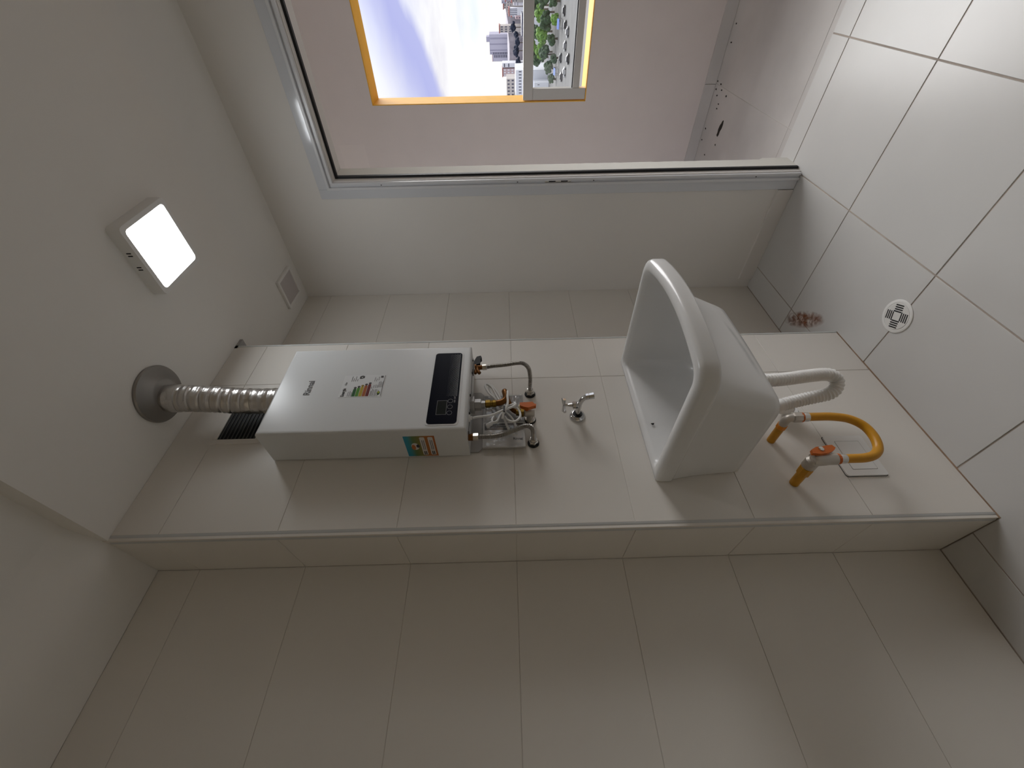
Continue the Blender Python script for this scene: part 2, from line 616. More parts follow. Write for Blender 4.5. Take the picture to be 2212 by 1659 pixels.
# ================================================================== balcony
XF, ZB = 3.172, -0.05
WY0, WY1, WZ0, WZ1 = -2.2, 0.692, 0.776, 2.160              # opening in the outer wall
BX1 = 3.345
bfloor = struct(MB().box(2.101, -2.6, ZB - 0.15, XF + 0.1, 1.95, ZB - 0.0012).build('floor_balcony', M_bgrout))
struct(MB().box(2.036, -2.6, -0.15, 2.1005, 1.95, -0.008).build('trim_3', M_plaster), 'concrete edge of the door sill')
for x0, x1 in ((2.103, 2.212), (2.215, 3.170)):
    yy = -2.6
    for y1 in (-1.56, -0.475, 0.610, 1.695, 1.95):
        tile(bfloor, M_bfloor, x1 - x0, y1 - yy - 0.003, (x0, yy, ZB), R_FLOOR)
        yy = y1
mb = MB()
mb.box(XF, -2.6, ZB, BX1, WY0, 2.75)
mb.box(XF, WY1, ZB, BX1, 1.95, 2.75)
mb.box(XF, WY0, ZB, BX1, WY1, WZ0)
mb.box(XF, WY0, WZ1, BX1, WY1, 2.75)
PY0, PZ0_ = 0.915, 2.275
wall_outer = struct(mb.build('wall_outer', M_out))
MB().box(XF - 0.0012, PY0, PZ0_, XF + 0.001, 1.40, 2.45).build('pale_patch', M_patch, wall_outer)  # a slightly paler rectangle on the outer wall
struct(MB().box(2.036, 1.95, ZB, BX1, 2.1, 2.75).build('wall_balcony_end', M_out))
struct(MB().box(2.036, -2.75, ZB, BX1, -2.6, 2.75).build('wall_balcony_start', M_out))
struct(MB().box(2.036, -2.75, 2.60, BX1, 2.1, 2.75).build('ceiling_balcony', M_ceil))
bb = struct(MB().box(XF - 0.004, -2.6, ZB, XF + 0.002, 1.95, ZB + 0.066).build('baseboard_outer', M_bgrout))
R_BASE = basis((0, 0, 0), (0, -1, 0), (0, 0, 1))
yy = -2.6
for y1 in (-1.7, -0.77, -0.31, 0.15, 0.612, 1.072, 1.53, 1.95):
    tile(bb, M_bfloor, y1 - yy - 0.003, 0.069, (XF - 0.0095, y1, ZB + 0.001), R_BASE)
    yy = y1
# painted reveal of the opening
win = struct(empty('window_1', (XF, WY1, WZ0)), 'balcony opening with orange painted reveals looking out over the city')
OT = 0.004
MB().box(XF - 0.001, WY1 - OT, WZ0, BX1 + 0.002, WY1 + 0.001, WZ1).build('reveal', M_orange, win)
MB().box(XF - 0.001, WY0, WZ1 - OT, BX1 + 0.002, WY1, WZ1 + 0.001).build('reveal', M_orange, win)
MB().box(XF - 0.001, WY0, WZ0 - 0.001, BX1 + 0.002, WY1, WZ0 + OT).build('sill', M_orange, win)
MB().box(XF - 0.001, WY0, WZ0, BX1 + 0.002, WY0 + OT, WZ1).build('reveal', M_orange, win)


def thin_sheet(name, tint, gloss, rough):
    m = bpy.data.materials.new(name)
    m.use_nodes = True
    nt = m.node_tree
    nt.nodes.clear()
    o = nt.nodes.new('ShaderNodeOutputMaterial')
    mx = nt.nodes.new('ShaderNodeMixShader')
    t = nt.nodes.new('ShaderNodeBsdfTransparent')
    t.inputs['Color'].default_value = (*tint, 1)
    g = nt.nodes.new('ShaderNodeBsdfGlossy')
    g.inputs['Roughness'].default_value = rough
    mx.inputs['Fac'].default_value = gloss
    nt.links.new(t.outputs[0], mx.inputs[1])
    nt.links.new(g.outputs[0], mx.inputs[2])
    nt.links.new(mx.outputs[0], o.inputs['Surface'])
    return m


M_glass = thin_sheet('clear_glass', (0.96, 0.97, 0.97), 0.05, 0.02)
M_gframe = mat('grey_aluminium', (0.50, 0.49, 0.47), 0.35, spec=0.5)

guard = tag(empty('guard_rail', (3.20, 0, WZ0 + OT)), 'grey aluminium guard frame with clear glass in the lower part of the orange-edged opening', 'guard rail')
GX0, GX1 = 3.176, 3.226
MB().box(GX0, WY0 + 0.02, 1.119, GX1, WY1 - 0.010, 1.181, 0.002).build('top_rail', M_gframe, guard)
MB().box(GX0 + 0.005, WY0 + 0.02, 0.822, GX1 - 0.005, WY1 - 0.06, 0.864, 0.002).build('bottom_rail', M_gframe, guard)
MB().box(GX0, WY1 - 0.070, WZ0 + OT, GX1, WY1 - 0.010, 1.1185, 0.002).build('post', M_gframe, guard)
MB().box(GX0, WY0 + 0.01, WZ0 + OT, GX1, WY0 + 0.07, 1.1185, 0.002).build('post', M_gframe, guard)
MB().box(3.198, WY0 + 0.06, 0.864, 3.204, WY1 - 0.065, 1.120).build('glass_pane', M_glass, guard)
MB().box(3.192, WY0 + 0.06, 0.8635, 3.210, WY1 - 0.07, 0.870).build('glazing_bead', M_black, guard)

# debris on the balcony floor
M_leaf = mat('dead_leaf', (0.02, 0.016, 0.012), 0.9)
lf = MB()
pts = []
for k in range(14):
    a = 2 * math.pi * k / 14
    u, w = 0.050 * math.cos(a) * (1 if k % 4 else 0.85), 0.012 * math.sin(a) * (1.3 if k % 3 else 0.8)
    pts.append((2.914 + 0.25 * u - 0.97 * w, 0.798 + 0.97 * u + 0.25 * w))
lf.prism(pts, ZB, ZB + 0.004)
tag(lf.build('dead_leaf', M_leaf), 'black shrivelled leaf lying on the grey balcony floor', 'leaf')
sp = MB()
for x, y in ((3.122, 0.317), (3.115, 0.402), (3.148, 0.595), (3.139, 0.636), (3.055, 0.625), (2.967, 0.638), (3.042, 0.695), (3.126, 0.853), (3.134, 0.923), (3.025, 0.982), (2.913, 0.889), (3.045, 0.72), (3.09, 0.60), (3.10, 0.66)):
    a = random.uniform(0, 3)
    sp.prism([(x + 0.011 * math.cos(a + t) * random.uniform(.4, 1), y + 0.006 * math.sin(a + t) * random.uniform(.5, 1)) for t in (0, 1, 2.2, 3.1, 4.2, 5.3)], ZB, ZB + 0.002)
tag(sp.build('dirt_specks', M_leaf), 'dark specks of dirt along the outer wall of the balcony floor', 'dirt', kind='stuff')

# ================================================================== ceiling things
lamp = tag(empty('ceiling_lamp', (1.198, 0.614, ZC)), 'square white surface-mounted ceiling lamp, lit', 'lamp')
LX0, LX1, LY0, LY1, LH = 1.090, 1.306, 0.506, 0.722, 0.036
pr = rrect(LX0, LY0, LX1, LY1, 0.014)
mb = MB()
n = len(pr)
cx, cy = (LX0 + LX1) / 2, (LY0 + LY1) / 2


def ring(s, z):
    return [(cx + (x - cx) * s, cy + (y - cy) * s, z) for x, y in pr]


rings = [ring(1, ZC), ring(1, ZC - LH * 0.8), ring(0.985, ZC - LH), ring(0.855, ZC - LH), ring(0.845, ZC - LH + 0.003)]
vs = [p for r in rings for p in r]
fs = []
for i in range(len(rings) - 1):
    for k in range(n):
        fs.append((i * n + k, i * n + (k + 1) % n, (i + 1) * n + (k + 1) % n, (i + 1) * n + k))
fs.append(tuple(range(n)))
mb.add(vs, fs).build('housing', M_pvc, lamp, smooth=True)
M_diff = mat('lit_diffuser', (0.9, 0.9, 0.9), 0.4, emit=(0.93, 0.97, 1.0), estr=LAMP_STRENGTH)
d = [(cx + (x - cx) * 0.842, cy + (y - cy) * 0.842) for x, y in pr]
MB().prism(d, ZC - LH + 0.0005, ZC - LH + 0.004).build('diffuser', M_diff, lamp)
for y in (0.578, 0.586, 0.622, 0.630):
    MB().box(LX0 - 0.0006, y, ZC - 0.024, LX0 + 0.001, y + 0.0035, ZC - 0.011).build('vent_slot', M_black, lamp)

cov = tag(empty('ceiling_access_cover', (1.766, 1.138, ZC)), 'small square grey cover on the ceiling by the far corner', 'cover')
mb = MB()
mb.box(1.690, 1.062, ZC - 0.014, 1.842, 1.075, ZC, 0.002)
mb.box(1.690, 1.200, ZC - 0.014, 1.842, 1.213, ZC, 0.002)
mb.box(1.690, 1.075, ZC - 0.014, 1.703, 1.200, ZC, 0.002)
mb.box(1.829, 1.075, ZC - 0.014, 1.842, 1.200, ZC, 0.002)
mb.build('frame', M_plaster, cov)
MB().box(1.703, 1.075, ZC - 0.009, 1.829, 1.200, ZC).build('panel', mat('cover_panel', (0.52, 0.48, 0.47), 0.7), cov)

# ================================================================== exhaust duct
M_foil = mat('crinkled_foil', (0.58, 0.56, 0.54), 0.30, metal=1.0, bump=0.9, bscale=55)
M_dark_alu = mat('dull_aluminium', (0.30, 0.285, 0.27), 0.42, metal=0.8)
duct = tag(empty('exhaust_duct', (0.888, 1.0, 2.035)), 'silver foil flue duct rising from the water heater to the ceiling', 'duct')
p0, p1, p2, p3 = (0.892, 0.998, 2.0445), (0.885, 0.988, 2.15), (0.872, 0.957, 2.28), (0.866, 0.943, 2.392)
base = spline([p0, p1, p2, p3], 0.0035)
rs = []
for i, p in enumerate(base):
    ph = (i / len(base)) * 13.0
    fr = ph % 1.0
    dip = 0.0035 * max(0.0, 1 - abs(fr - 0.5) / 0.16)
    rs.append(0.0415 - dip + 0.0006 * math.sin(i * 1.7))
mb = MB().tube(base, rs, 40)
# wrinkle the foil
vv = []
for p in mb.v:
    q = Vector(p)
    k = noise.noise(q * 38) * 0.0016 + noise.noise(q * 90) * 0.0007
    c = min(base[::4], key=lambda b: abs(b.z - q.z))
    dr = Vector((q.x - c.x, q.y - c.y, 0))
    vv.append(tuple(q + dr.normalized() * k if dr.length > 1e-6 else q))
mb.v = vv
mb.build('flexible_pipe', M_foil, duct, smooth=True)
MB().lathe((0.872, 0.930, ZC), (0, 0, -1), [(0, 0.088), (0.006, 0.089), (0.010, 0.086), (0.016, 0.060), (0.024, 0.050), (0.026, 0.044)], 48).build('ceiling_flange', M_dark_alu, duct, smooth=True)
c0 = base[-14]
ax = (base[-6] - base[-22]).normalized()
MB().lathe(c0 - ax * 0.012, ax, [(0, 0.042), (0.001, 0.0435), (0.023, 0.0435), (0.024, 0.042)], 40).build('clamp', M_foil, duct, smooth=True)

# grille behind the duct
gr = tag(empty('vent_grille', (0.89, YM, 2.117)), 'dark slatted ventilation grille in a pale frame high on the tiled shaft wall', 'grille')
G0, G1, GZ0, GZ1 = 0.778, 0.984, 2.117, 2.272
mb = MB()
mb.box(G0, YM - 0.004, GZ0, G0 + 0.018, YM + 0.002, GZ1, 0.001)
mb.box(G1 - 0.018, YM - 0.004, GZ0, G1, YM + 0.002, GZ1, 0.001)
mb.box(G0 + 0.018, YM - 0.004, GZ0, G1 - 0.018, YM + 0.002, GZ0 + 0.019, 0.001)
mb.box(G0 + 0.018, YM - 0.004, GZ1 - 0.014, G1 - 0.018, YM + 0.002, GZ1, 0.001)
mb.build('frame', M_wtile, gr)
MB().box(G0 + 0.016, YM - 0.0008, GZ0 + 0.016, G1 - 0.016, YM + 0.0005, GZ1 - 0.012).build('backing', M_black, gr)
M_slat = mat('charcoal_slat', (0.052, 0.055, 0.050), 0.5)
NS = 10
z0, z1 = GZ0 + 0.019, GZ1 - 0.014
st = (z1 - z0) / NS
sl0 = None
for k in range(NS):
    z = z0 + k * st
    if sl0 is None:
        sl0 = MB().prism([(YM - 0.0035, z + 0.001), (YM - 0.001, z + st * 0.62), (YM + 0.0002, z + st * 0.62), (YM - 0.0018, z + 0.001)], G0 + 0.018, G1 - 0.018, 'yz').build('slat', M_slat, gr)
    else:
        o = sl0.copy()
        COL.objects.link(o)
        o.location = sl0.location + Vector((0, 0, k * st))

# ================================================================== water heater
HX0, HX1, HY, HZ0, HZ1 = 0.712, 1.066, 0.936, 1.441, 2.043
heater = tag(empty('water_heater', ((HX0 + HX1) / 2, YM, HZ0)), 'white box gas water heater with black control panel on the tiled shaft', 'water heater')
bm = bmesh.new()
q = MB().box(HX0, HY, HZ0, HX1, YM - 0.003, HZ1)
vsb = [bm.verts.new(p) for p in q.v]
for fc in q.f:
    bm.faces.new([vsb[i] for i in fc])
ed = [e for e in bm.edges if all(abs(v.co.y - HY) < 1e-5 for v in e.verts)]
bmesh.ops.bevel(bm, geom=ed, offset=0.010, segments=5, profile=0.55, affect='EDGES')
bm.verts.index_update()
hb = MB().add([p.co[:] for p in bm.verts], [[w.index for w in fc.verts] for fc in bm.faces])
bm.free()
hb.build('casing', M_hwhite, heater, smooth=True)
MB().box(HX0 + 0.002, HY + 0.055, HZ0 - 0.0012, HX1 - 0.002, HY + 0.057, HZ0 + 0.001).build('seam', M_print, heater)
# mounting plate on the wall, peeping out below
mp = MB()
mp.prism([(0.722, 1.415), (0.736, 1.403), (0.955, 1.403), (0.968, 1.415), (0.968, 1.46), (0.722, 1.46)], YM - 0.006, YM - 0.0035, 'xz')
mp.build('mounting_plate', M_grey, heater)
MB().prism([(0.782 + 0.008 * math.cos(a), 1.423 + 0.008 * math.sin(a)) for a in [k * math.pi / 6 for k in range(12)]], YM - 0.0068, YM - 0.0058, 'xz').build('slot', M_black, heater)
MB().prism([(0.785 + 0.005 * math.cos(a), 1.421 + 0.005 * math.sin(a)) for a in [k * math.pi / 6 for k in range(12)]], YM - 0.0074, YM - 0.0066, 'xz').build('slot_rim', M_grey, heater)
for x, y in ((0.735, 0.985), (0.76, 1.045), (0.80, 0.975), (0.87, 0.97), (0.985, 0.985), (1.045, 0.985), (1.05, 1.04)):
    MB().lathe((x, y, HZ0), (0, 0, -1), [(0, 0.0045), (0.003, 0.0045), (0.004, 0.003)], 10).build('screw', M_print, heater)
# black panel
M_panel = mat('panel_black', (0.006, 0.007, 0.013), 0.22, spec=0.06)
PX0, PX1, PZ0, PZ1 = 0.731, 1.030, 1.470, 1.558
ps = MB()
rim = rrect(PX0 - 0.005, PZ0 - 0.005, PX1 + 0.005, PZ1 + 0.005, 0.013)
ps.prism(rim, HY - 0.0012, HY + 0.002, 'xz').build('panel_rim', M_hwhite, heater)
panel = MB().prism(rrect(PX0, PZ0, PX1, PZ1, 0.010), HY - 0.0025, HY + 0.001, 'xz').build('control_panel', M_panel, heater)
M_pline = mat('panel_grey_print', (0.17, 0.17, 0.17), 0.5)
M_pdot = mat('panel_pale_print', (0.33, 0.34, 0.34), 0.5)
YP = HY - 0.0027
FX0, FX1, FZ0, FZ1, FL = 0.764, 0.819, 1.503, 1.533, 0.0011
fr = MB()
fr.box(FX0, YP, FZ0, FX1, YP + 0.0004, FZ0 + FL).box(FX0, YP, FZ1 - FL, FX1, YP + 0.0004, FZ1)
fr.box(FX0, YP, FZ0 + FL, FX0 + FL, YP + 0.0004, FZ1 - FL).box(FX1 - FL, YP, FZ0 + FL, FX1, YP + 0.0004, FZ1 - FL)
fr.build('display_outline', M_pline, panel)
MB().box(FX0 + FL, YP + 0.0001, FZ0 + FL, FX1 - FL, YP + 0.0005, FZ1 - FL).build('display', mat('display_dark', (0.012, 0.014, 0.012), 0.3, spec=0.06), panel)
for bx in (0.7705, 0.7935, 0.8165):
    rg = MB()
    vs, fs = [], []
    for k in range(24):
        a = 2 * math.pi * k / 24
        for r, y in ((0.0080, YP), (0.0069, YP), (0.0069, YP + 0.0004), (0.0080, YP + 0.0004)):
            vs.append((bx + r * math.cos(a), y, 1.4935 + r * math.sin(a)))
    for k in range(24):
        for s in range(4):
            fs.append((k * 4 + s, k * 4 + (s + 1) % 4, ((k + 1) % 24) * 4 + (s + 1) % 4, ((k + 1) % 24) * 4 + s))
    rg.add(vs, fs).build('button', M_pline, panel)
text_mesh('ON', 0.0065, basis((0.8095, YP, 1.4785), (1, 0, 0), (0, 0, 1)), 'button_lettering', M_pdot, panel)
text_mesh('OFF', 0.0065, basis((0.8235, YP, 1.4785), (1, 0, 0), (0, 0, 1)), 'button_lettering', M_pdot, panel)
dots = MB()
for r in range(8):
    z = 1.4755 + r * 0.0043
    hgt = 0.0021 * (1 - r / 8.5)
    x = 0.836 + 0.002 * (r % 2)
    x1 = 1.022
    while x < x1:
        dots.box(x, YP, z, x + 0.0026 * (1 - r / 14), YP + 0.0003, z + hgt)
        x += 0.0042
dd = dots.build('dotted_pattern', mat('dot_print', (0.25, 0.26, 0.26), 0.5), panel, fix=False)
dd['kind'] = 'stuff'
# maker's lettering
M_logo = mat('logo_print', (0.06, 0.055, 0.055), 0.5)
text_mesh('Rinnai', 0.0275, basis((0.8555, HY - 0.0004, 1.932), (1, 0, 0), (0, 0, 1)), 'maker_lettering', M_logo, heater, bold=True, xs=0.92)
# energy label printed on a clear sticker
LZ1, LXa, LXb = 1.838, 0.846, 0.934
lab = MB().box(LXa - 0.003, HY - 0.0006, 1.708, LXb + 0.003, HY + 0.0005, LZ1 + 0.002).build('energy_label', mat('label_film', (0.70, 0.71, 0.72), 0.3), heater)
YL = HY - 0.0010
text_mesh('Energia', 0.0145, basis((LXa, YL, 1.824), (1, 0, 0), (0, 0, 1)), 'title', M_logo, lab, bold=True, xs=0.8)
text_mesh('Gás', 0.0085, basis((LXa + 0.047, YL, 1.826), (1, 0, 0), (0, 0, 1)), 'title', M_pline, lab)
bars = [((0.010, 0.085, 0.015), 0.030), ((0.07, 0.23, 0.015), 0.034), ((0.40, 0.29, 0.015), 0.038), ((0.34, 0.085, 0.012), 0.043), ((0.13, 0.006, 0.008), 0.048)]
for k, (c, w) in enumerate(bars):
    z = 1.791 - k * 0.0107
    MB().prism([(LXa, z), (LXa + w, z), (LXa + w + 0.004, z + 0.0046), (LXa + w, z + 0.0092), (LXa, z + 0.0092)], YL, YL + 0.0003, 'xz').build('bar', mat('bar_%d' % k, c, 0.5), lab)
    MB().prism([(LXa + w + 0.006 + 0.0042 * math.cos(t), z + 0.0046 + 0.0045 * math.sin(t)) for t in [j * math.pi / 5 for j in range(10)]], YL, YL + 0.0003, 'xz').build('bar_letter', M_logo if k != 2 else mat('bar_ochre', (0.25, 0.17, 0.01), 0.5), lab)
fp = MB()
for z, xa, xb in [(1.812, 0, .020), (1.807, 0, .022), (1.802, 0, .018), (1.735, 0, .026), (1.730, 0, .028), (1.726, 0, .028), (1.721, 0, .025), (1.813, .064, .086), (1.807, .064, .078), (1.801, .064, .086), (1.795, .064, .074), (1.740, .062, .080), (1.734, .062, .074), (1.728, .066, .082),
                  (1.7235, .036, .060), (1.7195, .036, .062), (1.7155, .036, .058), (1.7115, .036, .062), (1.7105, 0, .088), (1.739, 0, .030), (1.744, .03, .040), (1.738, .034, .046), (1.732, .034, .048), (1.727, .034, .046)]:
    fp.box(LXa + xa, YL, z, LXa + xb, YL + 0.0003, z + 0.0017)
fp.box(LXa, YL, 1.7425, LXa + 0.022, YL + 0.0003, 1.7447)
f_ = fp.build('fine_print', mat('label_grey_print', (0.20, 0.20, 0.20), 0.5), lab)
f_['kind'] = 'stuff'
MB().prism([(LXb - 0.010, 1.776), (LXb - 0.002, 1.776), (LXb + 0.001, 1.783), (LXb - 0.002, 1.791), (LXb - 0.013, 1.791), (LXb - 0.013, 1.783)], YL, YL + 0.0003, 'xz').build('rating_letter', M_logo, lab)
text_mesh('A', 0.0085, basis((LXb - 0.0105, YL - 0.0003, 1.7805), (1, 0, 0), (0, 0, 1)), 'rating_letter', mat('label_white', (0.7, 0.7, 0.7), 0.5), lab)
MB().box(LXb - 0.010, YL, 1.716, LXb - 0.002, YL + 0.0003, 1.724).build('emblem', M_logo, lab)
MB().prism([(LXa + 0.012 + 0.008 * math.cos(t), 1.7195 + 0.0045 * math.sin(t)) for t in [j * math.pi / 8 for j in range(16)]], YL, YL + 0.0003, 'xz').build('emblem', mat('label_dark_green', (0.03, 0.08, 0.02), 0.5), lab)
MB().prism([(LXa + 0.015 + 0.0045 * math.cos(t), 1.7195 + 0.0027 * math.sin(t)) for t in [j * math.pi / 6 for j in range(12)]], YL - 0.0002, YL + 0.0001, 'xz').build('emblem', mat('label_lime', (0.42, 0.45, 0.03), 0.5), lab)

# coloured sticker on the left side
mst = bpy.data.materials.new('sticker_blend')
mst.use_nodes = True
nt = mst.node_tree
b = nt.nodes['Principled BSDF']
b.inputs['Roughness'].default_value = 0.4
tc = nt.nodes.new('ShaderNodeTexCoord')
sx = nt.nodes.new('ShaderNodeSeparateXYZ')
nt.links.new(tc.outputs['Generated'], sx.inputs[0])
cr = nt.nodes.new('ShaderNodeValToRGB')
e0 = cr.color_ramp.elements
e0[0].position = 0.0
e0[0].color = (0.42, 0.11, 0.012, 1)
e0[1].position = 1.0
e0[1].color = (0.015, 0.26, 0.42, 1)
for p, c in ((0.30, (0.40, 0.13, 0.02, 1)), (0.5, (0.20, 0.16, 0.03, 1)), (0.72, (0.10, 0.19, 0.06, 1)), (0.88, (0.02, 0.27, 0.36, 1))):
    z = e0.new(p)
    z.color = c
nt.links.new(sx.outputs['Z'], cr.inputs['Fac'])
nt.links.new(cr.outputs['Color'], b.inputs['Base Color'])
SXp = HX0 - 0.0006
stk = MB().box(SXp, 0.965, 1.537, HX0 + 0.0005, 1.066, 1.628).build('side_sticker', mst, heater)
M_lw = mat('sticker_white', (0.62, 0.60, 0.58), 0.45)
for z0, z1 in ((1.5665, 1.5815), (1.5425, 1.5575)):
    MB().prism(rrect(0.970, z0, 1.060, z1, 0.004, 3), SXp - 0.0003, SXp + 0.0002, 'yz').build('text_box', M_lw, stk)
    tb = MB()
    for k in range(2):
        tb.box(SXp - 0.0006, 1.040, z0 + 0.003 + k * 0.005, SXp - 0.0002, 1.058, z0 + 0.0062 + k * 0.005)
        tb.box(SXp - 0.0006, 0.985, z0 + 0.0035 + k * 0.005, SXp - 0.0002, 1.032, z0 + 0.0052 + k * 0.005)
    o = tb.build('fine_print', M_print, stk)
    o['kind'] = 'stuff'
# round emblem, half pale half orange, with a dark swirl
MB().prism([(1.015 + 0.017 * math.cos(t), 1.5995 + 0.0115 * math.sin(t)) for t in [j * math.pi / 10 for j in range(20)]], SXp - 0.0003, SXp + 0.0002, 'yz').build('emblem', M_lw, stk)
MB().prism([(1.019 + 0.013 * math.cos(t), 1.6045 + 0.006 * math.sin(t)) for t in [j * math.pi / 8 for j in range(16)]], SXp - 0.0006, SXp - 0.0002, 'yz').build('emblem', mat('emblem_orange', (0.5, 0.16, 0.04), 0.5), stk)
MB().prism([(1.013 + 0.008 * math.cos(t), 1.591 + 0.005 * math.sin(t)) for t in [j * math.pi / 8 for j in range(16)]], SXp - 0.0008, SXp - 0.0004, 'yz').build('emblem', M_print, stk)
# bottom fittings of the heater
gi = MB()
gi.lathe((0.855, 1.0, HZ0), (0, 0, -1), [(0, 0.026), (0.010, 0.028), (0.013, 0.028), (0.014, 0.019), (0.034, 0.019), (0.035, 0.013), (0.046, 0.013)], 6)
gi.build('gas_inlet', M_grey, heater)
MB().lathe((0.857, 1.0, HZ0 - 0.034), (0, 0, -1), [(0, 0.009), (0.016, 0.009)], 14).build('inlet_neck', M_chrome, heater, smooth=True)
MB().lathe((0.79, 0.985, HZ0), (0, 0, -1), [(0, 0.012), (0.004, 0.012), (0.005, 0.006), (0.010, 0.005)], 14).build('cord_grommet', M_pvc, heater, smooth=True)
MB().lathe((0.729, 1.0, HZ0), (0, 0, -1), [(0, 0.0105), (0.014, 0.0105)], 16).build('water_outlet', M_brown, heater, smooth=True)
MB().box(1.002, 0.984, HZ0 - 0.004, 1.046, 1.018, HZ0, 0.001).build('water_inlet', M_grey, heater)

# ================================================================== hoses under the heater


def wall_collar(parent, x, z, r):
    MB().lathe((x, YM - 0.0004, z), (0, -1, 0), [(0, r), (0.003, r), (0.005, r * 0.94)], 24).build('washer', M_black, parent, smooth=True)
    MB().lathe((x, YM - 0.005, z), (0, -1, 0), [(0, r * 0.84), (0.010, r * 0.84), (0.012, r * 0.72)], 6).build('nut', M_nut, parent)
    MB().lathe((x, YM - 0.016, z), (0, -1, 0), [(0, r * 0.62), (0.008, r * 0.62), (0.009, r * 0.5)], 16).build('ferrule', M_nut, parent, smooth=True)


h1 = tag(empty('water_hose', (0.96, YM, 1.244)), 'ribbed steel hose hooking from the black-handled valve down to the wall', 'hose')
wall_collar(h1, 0.960, 1.244, 0.0185)
pts, rs = corrugated([(1.027, 1.0, 1.392), (1.030, 0.999, 1.37), (1.033, 0.998, 1.33), (1.040, 0.997, 1.285), (1.036, 0.998, 1.262), (1.018, 1.003, 1.247), (0.99, 1.016, 1.243), (0.968, 1.035, 1.244), (0.960, 1.052, 1.244)], 0.0080, 0.0024, 0.0042)
MB().tube(pts, rs, 14).build('ribbed_tube', M_steel, h1, smooth=True)
MB().lathe((1.026, 1.0, 1.408), (0.05, 0, -1), [(0, 0.0105), (0.014, 0.0105), (0.016, 0.009)], 6).build('nut', M_nut, h1)
vb = MB()
vb.lathe((1.024, 1.0, 1.434), (0.08, 0, -1), [(0, 0.013), (0.006, 0.013), (0.007, 0.009), (0.030, 0.008)], 12)
vb.tube([(1.024, 1.0, 1.425), (1.008, 0.998, 1.424), (0.994, 0.996, 1.416)], [0.008, 0.007, 0.006], 10)
vb.tube([(1.018, 1.0, 1.427), (1.004, 0.998, 1.430), (0.994, 0.997, 1.430)], [0.007, 0.006, 0.005], 10)
vb.build('valve_body', M_brown, h1, smooth=True)
MB().prism([(1.030, 1.433), (1.048, 1.437), (1.071, 1.428), (1.076, 1.414), (1.066, 1.410), (1.058, 1.416), (1.036, 1.415)], 0.990, 1.008, 'xz').build('valve_handle', M_black, h1)
for o in (h1,):
    pass

h2 = tag(empty('water_hose', (0.752, YM, 1.244)), 'ribbed steel hose from the heater corner crossing the booklet to the wall', 'hose')
wall_collar(h2, 0.752, 1.244, 0.0185)
pts, rs = corrugated([(0.730, 1.0, 1.413), (0.730, 1.0, 1.39), (0.731, 1.0, 1.365), (0.738, 1.0, 1.335), (0.751, 1.0, 1.305), (0.765, 1.0, 1.275), (0.767, 1.002, 1.258), (0.763, 1.012, 1.247), (0.756, 1.03, 1.244), (0.752, 1.052, 1.244)], 0.0084, 0.0024, 0.0044)
MB().tube(pts, rs, 14).build('ribbed_tube', M_steel, h2, smooth=True)
MB().lathe((0.729, 1.0, 1.4265), (0, 0, -1), [(0, 0.0115), (0.0145, 0.0115), (0.0155, 0.010)], 6).build('nut', M_nut, h2)

gp = tag(empty('gas_pipe', (0.855, YM, 1.249)), 'brass gas pipe with bent elbow and orange lever valve under the heater', 'pipe')
MB().lathe((0.858, 1.0, 1.394), (0.04, 0, -1), [(0, 0.011), (0.002, 0.0135), (0.016, 0.0135), (0.018, 0.011), (0.022, 0.0105), (0.024, 0.012), (0.034, 0.012), (0.036, 0.009)], 8).build('union_nut', M_brass, gp)
el_ = spline([(0.860, 1.0, 1.37), (0.861, 1.0, 1.352), (0.865, 0.999, 1.338), (0.876, 0.998, 1.329), (0.893, 0.997, 1.328), (0.908, 0.999, 1.331), (0.914, 1.006, 1.331), (0.909, 1.018, 1.328), (0.893, 1.028, 1.322), (0.871, 1.033, 1.312), (0.855, 1.035, 1.297), (0.848, 1.034, 1.280)], 0.004)
MB().tube(el_, 0.0098, 14).build('elbow', M_brown, gp, smooth=True)
MB().lathe((0.849, 1.034, 1.294), (-0.18, 0, -1), [(0, 0.012), (0.012, 0.012), (0.014, 0.014), (0.024, 0.014), (0.026, 0.011)], 8).build('union_nut', M_brass, gp)
MB().lathe((0.845, 1.031, 1.270), (0, 0, -1), [(0, 0.012), (0.004, 0.0155), (0.030, 0.0155), (0.034, 0.013)], 14).build('valve_body', M_fit, gp, smooth=True)
MB().lathe((0.845, 1.034, 1.251), (0, 1, 0), [(0, 0.012), (0.035, 0.012)], 14).build('valve_tail', M_fit, gp, smooth=True)
MB().lathe((0.845, YM - 0.0004, 1.249), (0, -1, 0), [(0, 0.019), (0.003, 0.019), (0.004, 0.016)], 24).build('washer', M_black, gp, smooth=True)
MB().lathe((0.845, YM - 0.0044, 1.249), (0, -1, 0), [(0, 0.0165), (0.004, 0.0165), (0.005, 0.014)], 24).build('wall_rosette', M_nut, gp, smooth=True)
oh = MB()
oh.prism([(0.839, 1.284), (0.8505, 1.284), (0.8525, 1.243), (0.845, 1.238), (0.8425, 1.232), (0.8365, 1.233), (0.8355, 1.240), (0.829, 1.258), (0.833, 1.272)], 0.988, 1.002, 'xz')
oh.lathe((0.845, 1.022, 1.262), (0, -1, 0), [(0, 0.007), (0.024, 0.007)], 10)
oh.build('lever', M_oran, gp)
MB().lathe((0.842, 1.0, 1.288), (0, 0, -1), [(0, 0.007), (0.005, 0.007)], 10).build('tape_band', mat('cream_tape', (0.75, 0.68, 0.42), 0.6), gp)

